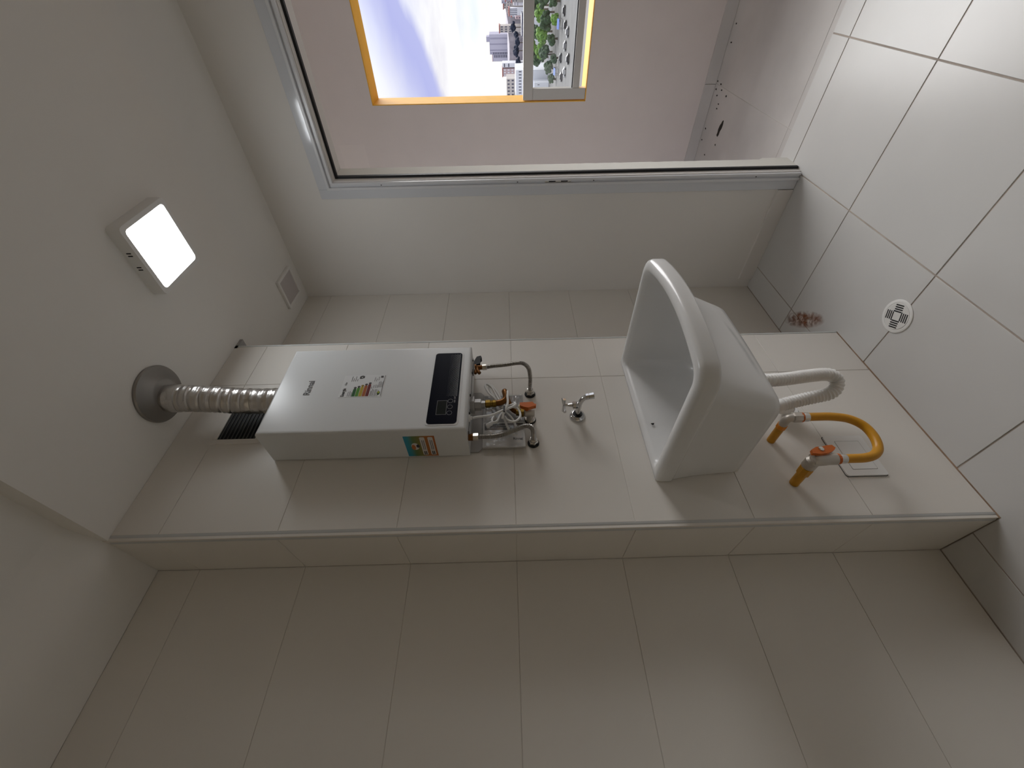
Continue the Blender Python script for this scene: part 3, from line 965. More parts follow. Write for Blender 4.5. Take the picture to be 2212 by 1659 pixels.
# white power cord bundled under the heater
cord = tag(empty('power_cord', (0.793, 0.985, 1.30)), 'white power cord looped and tied in a bundle under the water heater', 'cord')
M_cord = mat('white_cord', (0.74, 0.74, 0.73), 0.4)
CP = [
    [(0.79, 0.985, 1.4295), (0.793, 0.985, 1.417), (0.797, 0.983, 1.375), (0.813, 0.981, 1.339), (0.825, 0.980, 1.31), (0.836, 0.981, 1.297), (0.841, 0.984, 1.299), (0.838, 0.988, 1.32), (0.842, 1.002, 1.338), (0.856, 1.014, 1.346), (0.887, 1.010, 1.362), (0.916, 1.012, 1.384), (0.948, 1.013, 1.397), (0.958, 1.014, 1.391), (0.945, 1.016, 1.375), (0.915, 1.016, 1.362), (0.878, 1.012, 1.347), (0.85, 1.005, 1.336)],
    [(0.848, 1.010, 1.334), (0.871, 1.02, 1.343), (0.920, 1.022, 1.374), (0.953, 1.022, 1.384), (0.959, 1.022, 1.377), (0.930, 1.024, 1.358), (0.875, 1.022, 1.336), (0.850, 1.01, 1.328)],
    [(0.894, 0.981, 1.321), (0.881, 0.977, 1.321), (0.867, 0.974, 1.322), (0.847, 0.975, 1.321), (0.828, 0.977, 1.324), (0.806, 0.984, 1.334), (0.790, 0.992, 1.340)],
    [(0.850, 1.006, 1.335), (0.837, 0.992, 1.324), (0.832, 0.990, 1.298), (0.817, 0.990, 1.286), (0.796, 0.990, 1.284), (0.782, 0.991, 1.293), (0.779, 0.994, 1.307), (0.789, 0.997, 1.324), (0.812, 1.0, 1.335)],
    [(0.832, 1.004, 1.338), (0.812, 1.002, 1.337), (0.793, 1.008, 1.331), (0.771, 1.014, 1.323), (0.757, 1.018, 1.314), (0.748, 1.020, 1.300)],
    [(0.828, 1.004, 1.331), (0.806, 1.004, 1.313), (0.787, 1.010, 1.302), (0.763, 1.016, 1.296), (0.748, 1.020, 1.296)],
    [(0.823, 1.004, 1.339), (0.81, 1.002, 1.347), (0.790, 1.0, 1.354), (0.782, 1.0, 1.364), (0.787, 1.001, 1.371), (0.797, 1.004, 1.372), (0.812, 1.008, 1.366)],
]
for pts in CP:
    MB().tube(spline(pts, 0.005), 0.0036, 8).build('cord_strand', M_cord, cord, smooth=True)
MB().lathe((0.784, 1.0, 1.368), (-0.4, 0.02, 0.5), [(0, 0.004), (0.006, 0.0065), (0.022, 0.008), (0.026, 0.006)], 10).build('plug', mat('clear_plug', (0.62, 0.62, 0.62), 0.3), cord, smooth=True)
MB().box(0.806, 0.976, 1.330, 0.830, 1.010, 1.336, 0.001).build('cable_tie', M_print, cord)

# the owner's booklet in a clear bag, tucked behind the pipes
bk = tag(empty('instruction_booklet', (0.84, YM, 1.26)), 'grey instruction booklet in a clear plastic bag behind the hoses', 'booklet')
BX = (0.731, 0.944)
BZ = (1.2695, 1.403)
bo = MB().box(BX[0], YM - 0.016, BZ[0], BX[1], YM - 0.0085, BZ[1], 0.0008).build('cover', mat('booklet_white', (0.60, 0.60, 0.59), 0.4), bk)
YB_ = YM - 0.0162
MB().box(0.827, YB_, BZ[0] + 0.001, 0.942, YB_ + 0.0004, BZ[1] - 0.001).build('cover_picture', mat('booklet_grey', (0.34, 0.335, 0.33), 0.4), bk)
MB().box(0.796, YB_ - 0.0002, 1.274, 0.822, YB_ + 0.0003, 1.398).build('title_band', mat('booklet_black', (0.06, 0.06, 0.06), 0.4), bk)
M_bt = mat('booklet_title_print', (0.30, 0.30, 0.30), 0.4)
for x, z, w in ((0.811, 1.391, 0.098), (0.802, 1.391, 0.074)):
    tb = MB()
    zz = z
    while zz > z - w:
        l = random.uniform(0.003, 0.0075)
        tb.box(x, YB_ - 0.0005, zz - l, x + 0.0042, YB_ - 0.0001, zz)
        zz -= l + 0.0012
    o = tb.build('title_print', M_bt, bk)
    o['kind'] = 'stuff'
text_mesh('Rinnai', 0.0125, basis((0.7565, YB_ - 0.0004, 1.3075), (0, 0, -1), (1, 0, 0)), 'maker_lettering', M_logo, bk, bold=True)
M_bag = thin_sheet('clear_plastic_bag', (0.93, 0.93, 0.93), 0.10, 0.12)
nx, nz = 46, 40
vs, fs = [], []
for i in range(nx + 1):
    for j in range(nz + 1):
        u, w = i / nx, j / nz
        x = 0.706 + 0.252 * u
        z = 1.268 + 0.140 * w + 0.004 * noise.noise(Vector((u * 9, w * 3, 1)))
        if u < 0.1:
            x += 0.004 * noise.noise(Vector((2, w * 9, 4)))
        edge = min(u, 1 - u, w, 1 - w)
        y = YM - 0.0195 + 0.013 * max(0, 1 - edge / 0.09) ** 1.0
        k = noise.noise(Vector((x * 60, z * 25, 0))) * 0.6 + noise.noise(Vector((x * 25, z * 90, 5))) * 0.5
        y += k * (0.0016 + 0.003 * (1 if u < 0.12 or u > 0.75 else 0))
        vs.append((x, min(y, YM - 0.004), z))
for i in range(nx):
    for j in range(nz):
        a = i * (nz + 1) + j
        fs.append((a, a + 1, a + nz + 2, a + nz + 1))
MB().add(vs, fs).build('plastic_bag', M_bag, bk, fix=False)

# ================================================================== wall tap
tap = tag(empty('tap', (0.857, YM, 1.092)), 'chrome wall tap with cross handle on the tiled shaft above the sink', 'tap')
TX, TZ = 0.857, 1.092
MB().lathe((TX, YM - 0.0004, TZ), (0, -1, 0), [(0, 0.026), (0.003, 0.0262), (0.008, 0.0235), (0.012, 0.0175), (0.0125, 0.0160)], 36).build('rosette', M_chrome, tap, smooth=True)
MB().lathe((TX, YM - 0.0100, TZ), (0, -1, 0), [(0, 0.0165), (0.0032, 0.0160)], 28).build('gasket', M_black, tap)
sp_ = spline([(TX, YM - 0.010, TZ), (TX, 1.05, TZ), (TX, 1.03, TZ), (TX, 1.008, TZ - 0.002), (TX, 0.988, TZ - 0.008), (TX, 0.975, TZ - 0.020)], 0.003)
MB().tube(sp_, [0.0088] * (len(sp_) // 2) + [0.0082] * (len(sp_) - len(sp_) // 2), 18).build('spout', M_chrome, tap, smooth=True)
MB().lathe((TX, 0.9765, TZ - 0.017), (0, -0.22, -1), [(0, 0.0085), (0.001, 0.0105), (0.010, 0.0105), (0.011, 0.0095), (0.012, 0.0105), (0.026, 0.0112), (0.027, 0.010)], 8).build('nozzle', M_chrome, tap)
MB().lathe((TX, 1.015, TZ - 0.002), (0, 0, 1), [(0, 0.0095), (0.012, 0.0115), (0.022, 0.0115), (0.024, 0.007), (0.040, 0.0042), (0.046, 0.0042)], 6).build('valve_housing', M_chrome, tap)
MB().lathe((TX, 1.015, TZ + 0.036), (0, 0, 1), [(0, 0.0045), (0.012, 0.0045)], 12).build('stem', M_chrome, tap, smooth=True)
hd = MB()
hd.tube([(TX - 0.029, 1.015, TZ + 0.049), (TX, 1.015, TZ + 0.0485), (TX + 0.029, 1.015, TZ + 0.049)], [0.0048, 0.0042, 0.0048], 10)
hd.tube([(TX, 0.986, TZ + 0.049), (TX, 1.015, TZ + 0.0485), (TX, 1.044, TZ + 0.049)], [0.0048, 0.0042, 0.0048], 10)
hd.build('cross_handle', M_chrome, tap, smooth=True)

# ================================================================== sink
ms = M_ceramic
nt = ms.node_tree
b = nt.nodes['Principled BSDF']
# a long grey scuff across the front of the bowl
geo = nt.nodes.new('ShaderNodeTexCoord')
sep = nt.nodes.new('ShaderNodeSeparateXYZ')
nt.links.new(geo.outputs['Object'], sep.inputs[0])


def mth(op, a, bb_, clamp=False):
    m_ = nt.nodes.new('ShaderNodeMath')
    m_.operation = op
    m_.use_clamp = clamp
    for i, v in enumerate((a, bb_)):
        if v is None:
            continue
        if isinstance(v, (int, float)):
            m_.inputs[i].default_value = v
        else:
            nt.links.new(v, m_.inputs[i])
    return m_.outputs[0]


SINK_O = (0.861, 0.84, 0.636)
nz_ = nt.nodes.new('ShaderNodeTexNoise')
nz_.inputs['Scale'].default_value = 30
nt.links.new(geo.outputs['Object'], nz_.inputs['Vector'])
zc_ = mth('ADD', mth('MULTIPLY', sep.outputs['X'], 0.10), 0.050)      # scuff line height as a function of x
dz = mth('ABSOLUTE', mth('SUBTRACT', sep.outputs['Z'], zc_), None)
m1 = mth('SUBTRACT', 1.0, mth('DIVIDE', dz, 0.012), True)
dx = mth('ABSOLUTE', mth('SUBTRACT', sep.outputs['X'], -0.035), None)
m2 = mth('MULTIPLY', mth('SUBTRACT', 1.0, mth('DIVIDE', dx, 0.115), True), 2.0, True)
m3 = mth('LESS_THAN', sep.outputs['Y'], -0.02)
fac = mth('MULTIPLY', mth('MULTIPLY', mth('MULTIPLY', m1, m2), m3), mth('MULTIPLY', nz_.outputs['Fac'], 1.1))
mx = nt.nodes.new('ShaderNodeMixRGB')
mx.inputs['Color1'].default_value = (0.69, 0.69, 0.685, 1)
mx.inputs['Color2'].default_value = (0.33, 0.33, 0.34, 1)
nt.links.new(fac, mx.inputs['Fac'])
nt.links.new(mx.outputs[0], b.inputs['Base Color'])

SX0, SX1 = 0.604, 1.118


def sink_ring(x0, x1, yf, yb, bow, r, z, rb=None, zf=0.0, n=16, nc=6):
    """outline: back-left, down the left side, the bowed front, up the right side; z lifted by zf at the front"""
    rb = r if rb is None else rb
    P = []
    def arc(cx, cy, rad, a0, a1):
        for k in range(nc + 1):
            a = math.radians(a0 + (a1 - a0) * k / nc)
            P.append((cx + rad * math.cos(a), cy + rad * math.sin(a)))
    arc(x0 + rb, yb - rb, rb, 90, 180)
    for k in range(1, 8):
        P.append((x0, yb - rb + (yf + r - yb + rb) * k / 8))
    arc(x0 + r, yf + r, r, 180, 270)
    for k in range(1, n):
        P.append((x0 + r + (x1 - x0 - 2 * r) * k / n, yf))
    arc(x1 - r, yf + r, r, 270, 360)
    for k in range(1, 8):
        P.append((x1, yf + r + (yb - rb - yf - r) * k / 8))
    arc(x1 - rb, yb - rb, rb, 0, 90)
    for k in range(1, n):
        P.append((x1 - rb + (x0 - x1 + 2 * rb) * k / n, yb))
    out = []
    xm, hw = (x0 + x1) / 2, (x1 - x0) / 2
    for x, y in P:
        t = (x - xm) / hw
        w = max(0.0, min(1.0, (yb - y) / (yb - yf)))
        y2 = y - bow * (1 - t * t) * w ** 1.5
        out.append((x, y2, z + zf * w))
    return out


YW = YM - 0.001
RG = []
RG.append(sink_ring(0.672, 1.030, 0.805, 1.050, 0.004, 0.03, 0.636, 0.02))          # underside
RG.append(sink_ring(0.646, 1.048, 0.792, YW, 0.005, 0.030, 0.637, 0.004))
RG.append(sink_ring(0.633, 1.055, 0.780, YW, 0.008, 0.034, 0.646, 0.003))
RG.append(sink_ring(0.629, 1.058, 0.770, YW, 0.012, 0.036, 0.665, 0.003))
RG.append(sink_ring(0.627, 1.062, 0.757, YW, 0.018, 0.038, 0.700, 0.003))
RG.append(sink_ring(0.624, 1.066, 0.740, YW, 0.026, 0.038, 0.745, 0.003))
RG.append(sink_ring(0.620, 1.072, 0.722, YW, 0.034, 0.038, 0.785, 0.003))
RG.append(sink_ring(0.615, 1.080, 0.704, YW, 0.040, 0.038, 0.818, 0.003))
RG.append(sink_ring(0.611, 1.090, 0.686, YW, 0.043, 0.038, 0.842, 0.003))
RG.append(sink_ring(0.610, 1.094, 0.681, YW, 0.043, 0.038, 0.8475, 0.003))
RG.append(sink_ring(SX0 + 0.003, SX1 - 0.003, 0.650, YW, 0.036, 0.040, 0.8485, 0.003))
RG.append(sink_ring(SX0 + 0.0005, SX1 - 0.0005, 0.6415, YW, 0.042, 0.042, 0.851, 0.003))
RG.append(sink_ring(SX0, SX1, 0.640, YW, 0.042, 0.042, 0.857, 0.003))
RG.append(sink_ring(SX0, SX1, 0.640, YW, 0.042, 0.042, 0.884, 0.003))
RG.append(sink_ring(SX0 + 0.003, SX1 - 0.003, 0.643, YW, 0.042, 0.040, 0.893, 0.003))
RG.append(sink_ring(SX0 + 0.010, SX1 - 0.010, 0.650, YW - 0.003, 0.041, 0.036, 0.897, 0.004))
RG.append(sink_ring(SX0 + 0.030, SX1 - 0.022, 0.664, YW - 0.014, 0.040, 0.030, 0.897, 0.02))
RG.append(sink_ring(SX0 + 0.037, SX1 - 0.028, 0.671, YW - 0.020, 0.039, 0.030, 0.893, 0.024))
RG.append(sink_ring(SX0 + 0.041, SX1 - 0.032, 0.677, YW - 0.024, 0.037, 0.030, 0.880, 0.025))
RG.append(sink_ring(SX0 + 0.047, SX1 - 0.046, 0.715, YW - 0.028, 0.028, 0.032, 0.800, 0.028))
RG.append(sink_ring(SX0 + 0.056, SX1 - 0.075, 0.775, YW - 0.036, 0.012, 0.036, 0.690, 0.032))
RG.append(sink_ring(SX0 + 0.080, SX1 - 0.100, 0.805, YW - 0.060, 0.004, 0.036, 0.664, 0.032))
n = len(RG[0])
vs = [p for r in RG for p in r]
fs = []
for i in range(len(RG) - 1):
    for k in range(n):
        fs.append((i * n + k, i * n + (k + 1) % n, (i + 1) * n + (k + 1) % n, (i + 1) * n + k))
fs.append(tuple(range(n)))
fs.append(tuple((len(RG) - 1) * n + k for k in range(n)))
sink = empty('laundry_sink', SINK_O)
tag(sink, 'white ceramic laundry sink with bowed front hung on the tiled wall', 'sink')
bowl = MB().add(vs, fs).build('basin', M_ceramic, sink)
for p in bowl.data.polygons:
    p.use_smooth = True
MB().lathe((0.862, 0.90, 0.669), (0, 0, 1), [(0, 0.028), (0.003, 0.028), (0.004, 0.022)], 24).build('drain_ring', M_chrome, sink, smooth=True)
MB().lathe((0.862, 0.92, 0.637), (0, 0, -1), [(0, 0.030), (0.006, 0.030), (0.007, 0.024), (0.045, 0.024), (0.046, 0.021)], 24).build('drain_tail', M_pvc, sink, smooth=True)
MB().add([(0.790, 1.0435, 0.866), (0.796, 1.0435, 0.868), (0.797, 1.0435, 0.858), (0.791, 1.0435, 0.860), (0.790, 1.0415, 0.866), (0.796, 1.0415, 0.868), (0.797, 1.0415, 0.858), (0.791, 1.0415, 0.860)],
         [(0, 1, 2, 3), (4, 7, 6, 5), (0, 4, 5, 1), (1, 5, 6, 2), (2, 6, 7, 3), (3, 7, 4, 0)]).build('speck', M_black, sink)

# ================================================================== drain hose
dh = tag(empty('drain_hose', (0.86, 0.95, 0.28)), 'white ribbed drain hose looping down below the sink', 'hose')
M_hose = mat('white_ribbed_hose', (0.74, 0.73, 0.71), 0.33)
pts, rs = corrugated([(0.862, 0.923, 0.5905), (0.862, 0.926, 0.54), (0.866, 0.928, 0.47), (0.881, 0.933, 0.39), (0.892, 0.938, 0.325), (0.891, 0.943, 0.293), (0.878, 0.955, 0.277), (0.860, 0.972, 0.283), (0.850, 0.984, 0.305), (0.848, 0.994, 0.34), (0.847, 1.004, 0.375), (0.843, 1.012, 0.412), (0.838, 1.017, 0.440)], 0.0210, 0.0030, 0.0095)
MB().tube(pts, rs, 20).build('ribbed_tube', M_hose, dh, smooth=True)
MB().tube(spline([(0.839, 1.016, 0.434), (0.838, 1.019, 0.446), (0.838, 1.027, 0.449), (0.841, 1.036, 0.437), (0.846, 1.044, 0.420), (0.851, 1.052, 0.400)], 0.004), 0.0200, 18).build('elbow', M_pvc, dh, smooth=True)
MB().lathe((0.8475, 1.0465, 0.412), (0.24, 0.37, -0.90), [(0, 0.0185), (0.010, 0.0190), (0.022, 0.0175)], 20).build('cuff', mat('grey_cuff', (0.58, 0.57, 0.60), 0.4), dh, smooth=True)
MB().lathe((0.855, YM - 0.0004, 0.385), (0, -1, 0), [(0, 0.030), (0.004, 0.0295), (0.012, 0.022)], 28).build('wall_rosette', M_pvc, dh, smooth=True)

# ================================================================== yellow gas hose
gh = tag(empty('gas_hose', (0.66, YM, 0.30)), 'yellow gas hose looped between two wall stubs below the sink', 'hose')
hose = spline([(0.743, 0.962, 0.446), (0.742, 0.960, 0.415), (0.739, 0.958, 0.368), (0.728, 0.957, 0.325), (0.702, 0.957, 0.298), (0.664, 0.958, 0.292), (0.628, 0.960, 0.302), (0.607, 0.961, 0.325), (0.599, 0.962, 0.355), (0.598, 0.962, 0.395), (0.598, 0.962, 0.420)], 0.006)
MB().tube(hose, 0.0122, 16).build('tube', M_yellow, gh, smooth=True)
for x, zt in ((0.743, 0.447), (0.598, 0.421)):
    MB().lathe((x, 0.962, zt - 0.012), (0, 0, 1), [(0, 0.0126), (0.002, 0.0132), (0.018, 0.0132), (0.019, 0.012)], 18).build('crimp_sleeve', M_nut, gh, smooth=True)
    MB().lathe((x, 0.962, zt + 0.006), (0, 0, 1), [(0, 0.0150), (0.007, 0.0150)], 12).build('seal_ring', M_oran, gh)
# upper stub and elbow
MB().tube([(0.739, YM - 0.001, 0.499), (0.739, 1.02, 0.499), (0.739, 0.993, 0.4995)], [0.0118, 0.0120, 0.0120], 16).build('wall_stub', M_yellow, gh, smooth=True)
MB().lathe((0.739, 1.005, 0.4995), (0, -1, 0), [(0, 0.0125), (0.002, 0.0145), (0.014, 0.0145), (0.015, 0.013)], 8).build('stub_nut', mat('yellow_orange_nut', (0.75, 0.26, 0.01), 0.4), gh)
MB().tube(spline([(0.739, 0.990, 0.4995), (0.740, 0.975, 0.4995), (0.741, 0.964, 0.494), (0.743, 0.962, 0.482), (0.743, 0.962, 0.460)], 0.004), 0.0120, 14).build('elbow', M_fit, gh, smooth=True)
MB().lathe((0.743, 0.962, 0.484), (0, 0, -1), [(0, 0.013), (0.003, 0.0158), (0.026, 0.0158), (0.028, 0.013)], 8).build('hose_nut', M_fit, gh)
# lower stub with lever valve
MB().tube([(0.589, YM - 0.001, 0.500), (0.591, 1.03, 0.4995), (0.593, 1.0, 0.499)], [0.0125, 0.0130, 0.0130], 16).build('wall_stub', M_yellow, gh, smooth=True)
MB().lathe((0.592, 1.022, 0.499), (0.04, -1, 0), [(0, 0.0135), (0.002, 0.0170), (0.030, 0.0175), (0.032, 0.015)], 8).build('stub_nut', M_yellow, gh)
vbm = MB()
vbm.lathe((0.595, 0.995, 0.498), (0.03, -1, -0.05), [(0, 0.015), (0.004, 0.0175), (0.030, 0.0175), (0.036, 0.012)], 14)
vbm.lathe((0.598, 0.962, 0.500), (0, 0, -1), [(0, 0.016), (0.006, 0.0185), (0.034, 0.0175), (0.040, 0.0165), (0.064, 0.0165), (0.066, 0.013)], 14)
vbm.build('valve_body', M_fit, gh, smooth=True)
lv = MB()
lv.prism([(0.600, 0.511), (0.612, 0.508), (0.620, 0.492), (0.621, 0.474), (0.624, 0.462), (0.625, 0.446), (0.616, 0.441), (0.609, 0.448), (0.604, 0.458), (0.600, 0.470), (0.598, 0.49)], 0.934, 0.944, 'xz')
lv.lathe((0.608, 0.962, 0.482), (0, -1, 0), [(0, 0.008), (0.026, 0.008)], 10)
lv.build('lever', M_oran, gh)
MB().lathe((0.613, 0.934, 0.482), (0, -1, 0), [(0, 0.0075), (0.002, 0.0075), (0.003, 0.005)], 6).build('lever_nut', M_nut, gh)

# ================================================================== outlet plate
op = tag(empty('outlet_plate', (0.676, YM, 0.275)), 'white square outlet plate behind the yellow gas hose', 'outlet')
MB().prism(rrect(0.606, 0.214, 0.746, 0.336, 0.007), YM - 0.006, YM - 0.0005, 'xz').build('plate', M_pvc, op)
MB().prism(rrect(0.6045, 0.2125, 0.7475, 0.3375, 0.007), YM - 0.0010, YM - 0.0002, 'xz').build('shadow_line', M_print, op)  # dark edge round the plate, its shadow put in as colour
MB().prism(rrect(0.627, 0.236, 0.725, 0.3085, 0.003), YM - 0.0070, YM - 0.0055, 'xz').build('module', M_pvc, op)
MB().prism(rrect(0.6255, 0.2345, 0.7265, 0.310, 0.003), YM - 0.0063, YM - 0.0058, 'xz').build('module_gap', M_grey, op)

# ================================================================== floor drain
fd = tag(empty('floor_drain', (1.090, 0.870, 0)), 'round white slotted drain cover set in the floor tiles', 'drain')
MB().lathe((1.090, 0.870, 0.0002), (0, 0, 1), [(0, 0.056), (0.002, 0.0555), (0.0030, 0.053), (0.0030, 0.046), (0.0018, 0.0452), (0.0018, 0.001)], 48).build('rim', M_pvc, fd, smooth=True)
MB().lathe((1.090, 0.870, 0.001), (0, 0, 1), [(0, 0.0445), (0.0022, 0.0445), (0.0026, 0.043)], 48).build('cover', mat('drain_cover', (0.74, 0.73, 0.71), 0.3), fd)
ca, sa = math.cos(math.radians(22)), math.sin(math.radians(22))
for q in range(4):
    for k in range(4):
        d_ = 0.0135 + k * 0.0072
        hl = min(0.0150, math.sqrt(max(0, 0.0430 ** 2 - (d_ + 0.004) ** 2)) * 0.95)
        off = 0.0 if k else -0.002
        pts = []
        for px_, py_ in rrect(-hl + off, d_, hl + off, d_ + 0.0042, 0.0018, 3):
            for _ in range(q):
                px_, py_ = -py_, px_
            if q % 2:
                pass
            pts.append((1.090 + px_ * ca - py_ * sa, 0.870 + px_ * sa + py_ * ca))
        MB().prism(pts, 0.0034, 0.0038).build('slot', M_black, fd)
# rust stain soaked into the floor near the corner
mr = bpy.data.materials.new('rust_stain')
mr.use_nodes = True
nt = mr.node_tree
b = nt.nodes['Principled BSDF']
b.inputs['Roughness'].default_value = 0.6
tc = nt.nodes.new('ShaderNodeTexCoord')
gr_ = nt.nodes.new('ShaderNodeTexGradient')
gr_.gradient_type = 'SPHERICAL'
mp_ = nt.nodes.new('ShaderNodeMapping')
mp_.vector_type = 'TEXTURE'
mp_.inputs['Rotation'].default_value = (0, 0, math.atan2(-0.60, -0.80))
mp_.inputs['Scale'].default_value = (0.130, 0.040, 1.0)
nt.links.new(tc.outputs['Object'], mp_.inputs['Vector'])
nt.links.new(mp_.outputs[0], gr_.inputs['Vector'])
nn = nt.nodes.new('ShaderNodeTexNoise')
nn.inputs['Scale'].default_value = 42
nn.inputs['Detail'].default_value = 6
nn.inputs['Distortion'].default_value = 0.8
nt.links.new(tc.outputs['Object'], nn.inputs['Vector'])
rr_ = nt.nodes.new('ShaderNodeValToRGB')
rr_.color_ramp.elements[0].position = 0.34
rr_.color_ramp.elements[1].position = 0.74
nt.links.new(nn.outputs['Fac'], rr_.inputs['Fac'])
mu = nt.nodes.new('ShaderNodeMath')
mu.operation = 'MULTIPLY'
mu.use_clamp = True
nt.links.new(rr_.outputs['Color'], mu.inputs[0])
mg = nt.nodes.new('ShaderNodeMath')
mg.operation = 'MULTIPLY'
mg.use_clamp = True
mg.inputs[1].default_value = 1.45
nt.links.new(gr_.outputs['Fac'], mg.inputs[0])
nt.links.new(mg.outputs[0], mu.inputs[1])
b.inputs['Base Color'].default_value = (0.30, 0.10, 0.03, 1)
tr_ = nt.nodes.new('ShaderNodeBsdfTransparent')
ms_ = nt.nodes.new('ShaderNodeMixShader')
nt.links.new(mu.outputs[0], ms_.inputs['Fac'])
nt.links.new(tr_.outputs[0], ms_.inputs[1])
nt.links.new(b.outputs[0], ms_.inputs[2])
nt.links.new(ms_.outputs[0], nt.nodes['Material Output'].inputs['Surface'])
c_, s_ = Vector((1.436, 1.152)), Vector((-0.80, -0.60))
pp = Vector((-s_.y, s_.x))
poly = []
for k in range(28):
    a = 2 * math.pi * k / 28
    q_ = c_ + s_ * 0.135 * math.cos(a) + pp * 0.045 * math.sin(a)
    poly.append((q_.x, q_.y))
tag(MB().prism(poly, 0.0003, 0.0008).build('rust_stain', mr), 'brown rust stain on the floor tiles in the narrow recess', 'stain')

# ================================================================== the city beyond the opening
M_gnd = mat('city_ground', (0.17, 0.165, 0.16), 0.95, var=0.25, vscale=0.05)
GZ = -14.0
ground = struct(MB().box(8, -400, GZ - 1, 900, 600, GZ).build('ground', M_gnd))
M_bw = mat('white_render', (0.78, 0.79, 0.84), 0.9, var=0.04, vscale=0.2)
M_bl = mat('lavender_grey_render', (0.40, 0.39, 0.48), 0.9, var=0.05, vscale=0.2)
M_bl2 = mat('pale_lavender_render', (0.48, 0.47, 0.55), 0.9)
M_bb = mat('beige_render', (0.55, 0.51, 0.48), 0.9, var=0.06, vscale=0.3)
M_bp = mat('pinkish_render', (0.58, 0.44, 0.45), 0.9)
M_win = mat('dark_panes', (0.10, 0.10, 0.14), 0.25)
M_roof = mat('red_roof', (0.42, 0.17, 0.15), 0.9)
M_road = mat('street_asphalt', (0.15, 0.147, 0.143), 0.95, var=0.15, vscale=0.3)


def building(name, label, x, y0, y1, z1, depth, m, rows, cols, roof=None, wh=0.5, ww=0.5, mw=None, z0=GZ, group=None, wz0=None):
    b = tag(empty(name, (x, (y0 + y1) / 2, z0)), label, 'building', group)
    MB().box(x, y0, z0, x + depth, y1, z1).build('walls', m, b)
    if roof:
        MB().box(x - 0.3, y0 - 0.3, z1, x + depth, y1 + 0.3, z1 + 0.5).build('roof', roof, b)
    wz0 = z1 - 9 if wz0 is None else wz0
    if rows and cols:
        me = None
        sy, sz = (y1 - y0) / cols, (z1 - wz0) / rows
        for r in range(rows):
            for c in range(cols):
                cy_, cz_ = y0 + sy * (c + 0.5), wz0 + sz * (r + 0.5)
                if me is None:
                    me = MB().box(x - 0.06, cy_ - sy * ww / 2, cz_ - sz * wh / 2, x + 0.05, cy_ + sy * ww / 2, cz_ + sz * wh / 2).build('window', mw or M_win, b)
                    k0 = (cy_, cz_)
                else:
                    o = me.copy()
                    COL.objects.link(o)
                    o.location = me.location + Vector((0, cy_ - k0[0], cz_ - k0[1]))
    return b


# the built-up ridge behind everything
ridge = []
for k in range(60):
    y = -80 + k * 5
    top = -3.5 + 4.2 * math.exp(-((y - 12) / 13.0) ** 2) + 0.7 * noise.noise(Vector((y * 0.13, 2, 0)))
    ridge.append((y, top))
struct(MB().prism(ridge + [(215, GZ), (-80, GZ)], 320, 520, 'yz').build('hill', mat('hill_haze', (0.33, 0.31, 0.34), 0.95, var=0.3, vscale=0.25)))
# the big slab tower
tw = tag(empty('tower_block', (420, 52.5, GZ)), 'tall lavender-grey slab tower rising above the roofs seen through the opening', 'building')
MB().box(420, 46.3, GZ, 436, 58.7, 10.6).build('walls', M_bl, tw)
MB().box(420.5, 58.7, GZ, 436, 63.3, 8.4).build('side_wing', M_bl2, tw)
MB().box(420.4, 47.7, 10.6, 430, 50.9, 13.0).build('roof_box', M_bl, tw)
MB().box(420.2, 59.0, 8.4, 436, 63.3, 8.9).build('wing_roof', M_bp, tw)
for y0, y1, m in ((46.4, 48.2, M_bl2), (49.2, 51.8, M_bl2), (52.6, 55.6, M_bl2), (56.3, 57.2, M_bl2)):
    MB().box(419.7, y0, GZ, 420.05, y1, 10.4).build('bay', m, tw)
for k in range(12):
    MB().box(419.85, 57.4, -7.5 + k * 1.35, 420.05, 58.6, -6.8 + k * 1.35).build('window', M_win, tw)
for k in range(11):
    MB().box(420.3, 59.2, -7.0 + k * 1.35, 420.55, 60.8, -6.3 + k * 1.35).build('window', M_win, tw)
building('apartment_block', 'cream block with red roof edge just left of the tower', 300, 29.5, 32.4, 1.9, 8, M_bb, 3, 3, M_roof, wz0=-5)
building('house', 'small brick-red house with white walls right of the tower', 300, 48.6, 52.3, 0.7, 8, M_bp, 3, 3, M_roof, mw=M_bw, wz0=-6)
building('house', 'pale two-storey house tucked beside the tower wing', 300, 46.0, 48.0, 1.0, 8, M_bw, 2, 1, None, wz0=-4, wh=0.25, ww=0.8)
building('apartment_block', 'beige gridded apartment block at the right edge of the opening', 220, 39.2, 45.6, -0.6, 10, M_bb, 3, 5, None, wz0=-6.0, wh=0.5, ww=0.4)
building('warehouse', 'long white building with a row of small dark windows near the street', 170, 28.0, 35.6, -3.3, 12, M_bw, 1, 9, None, wz0=-6.2, wh=0.3, ww=0.3)
building('warehouse', 'lower white annex in front of the long white building', 164, 30.4, 35.0, -9.2, 5, M_bw, 1, 4, None, wz0=-12.0, wh=0.22, ww=0.15)
building('apartment_block', 'white block with dark vertical slots on the crowded hillside', 256, 19.1, 21.6, -2.9, 6, M_bw, 1, 4, M_roof, wz0=-6.6, wh=0.9, ww=0.35)
random.seed(21)
hill = [(0, 'grey'), (1, 'white'), (2, 'pinkish'), (3, 'lavender'), (4, 'beige')]
cols_ = {0: M_bb, 1: M_bw, 2: M_bp, 3: M_bl2, 4: M_bb}
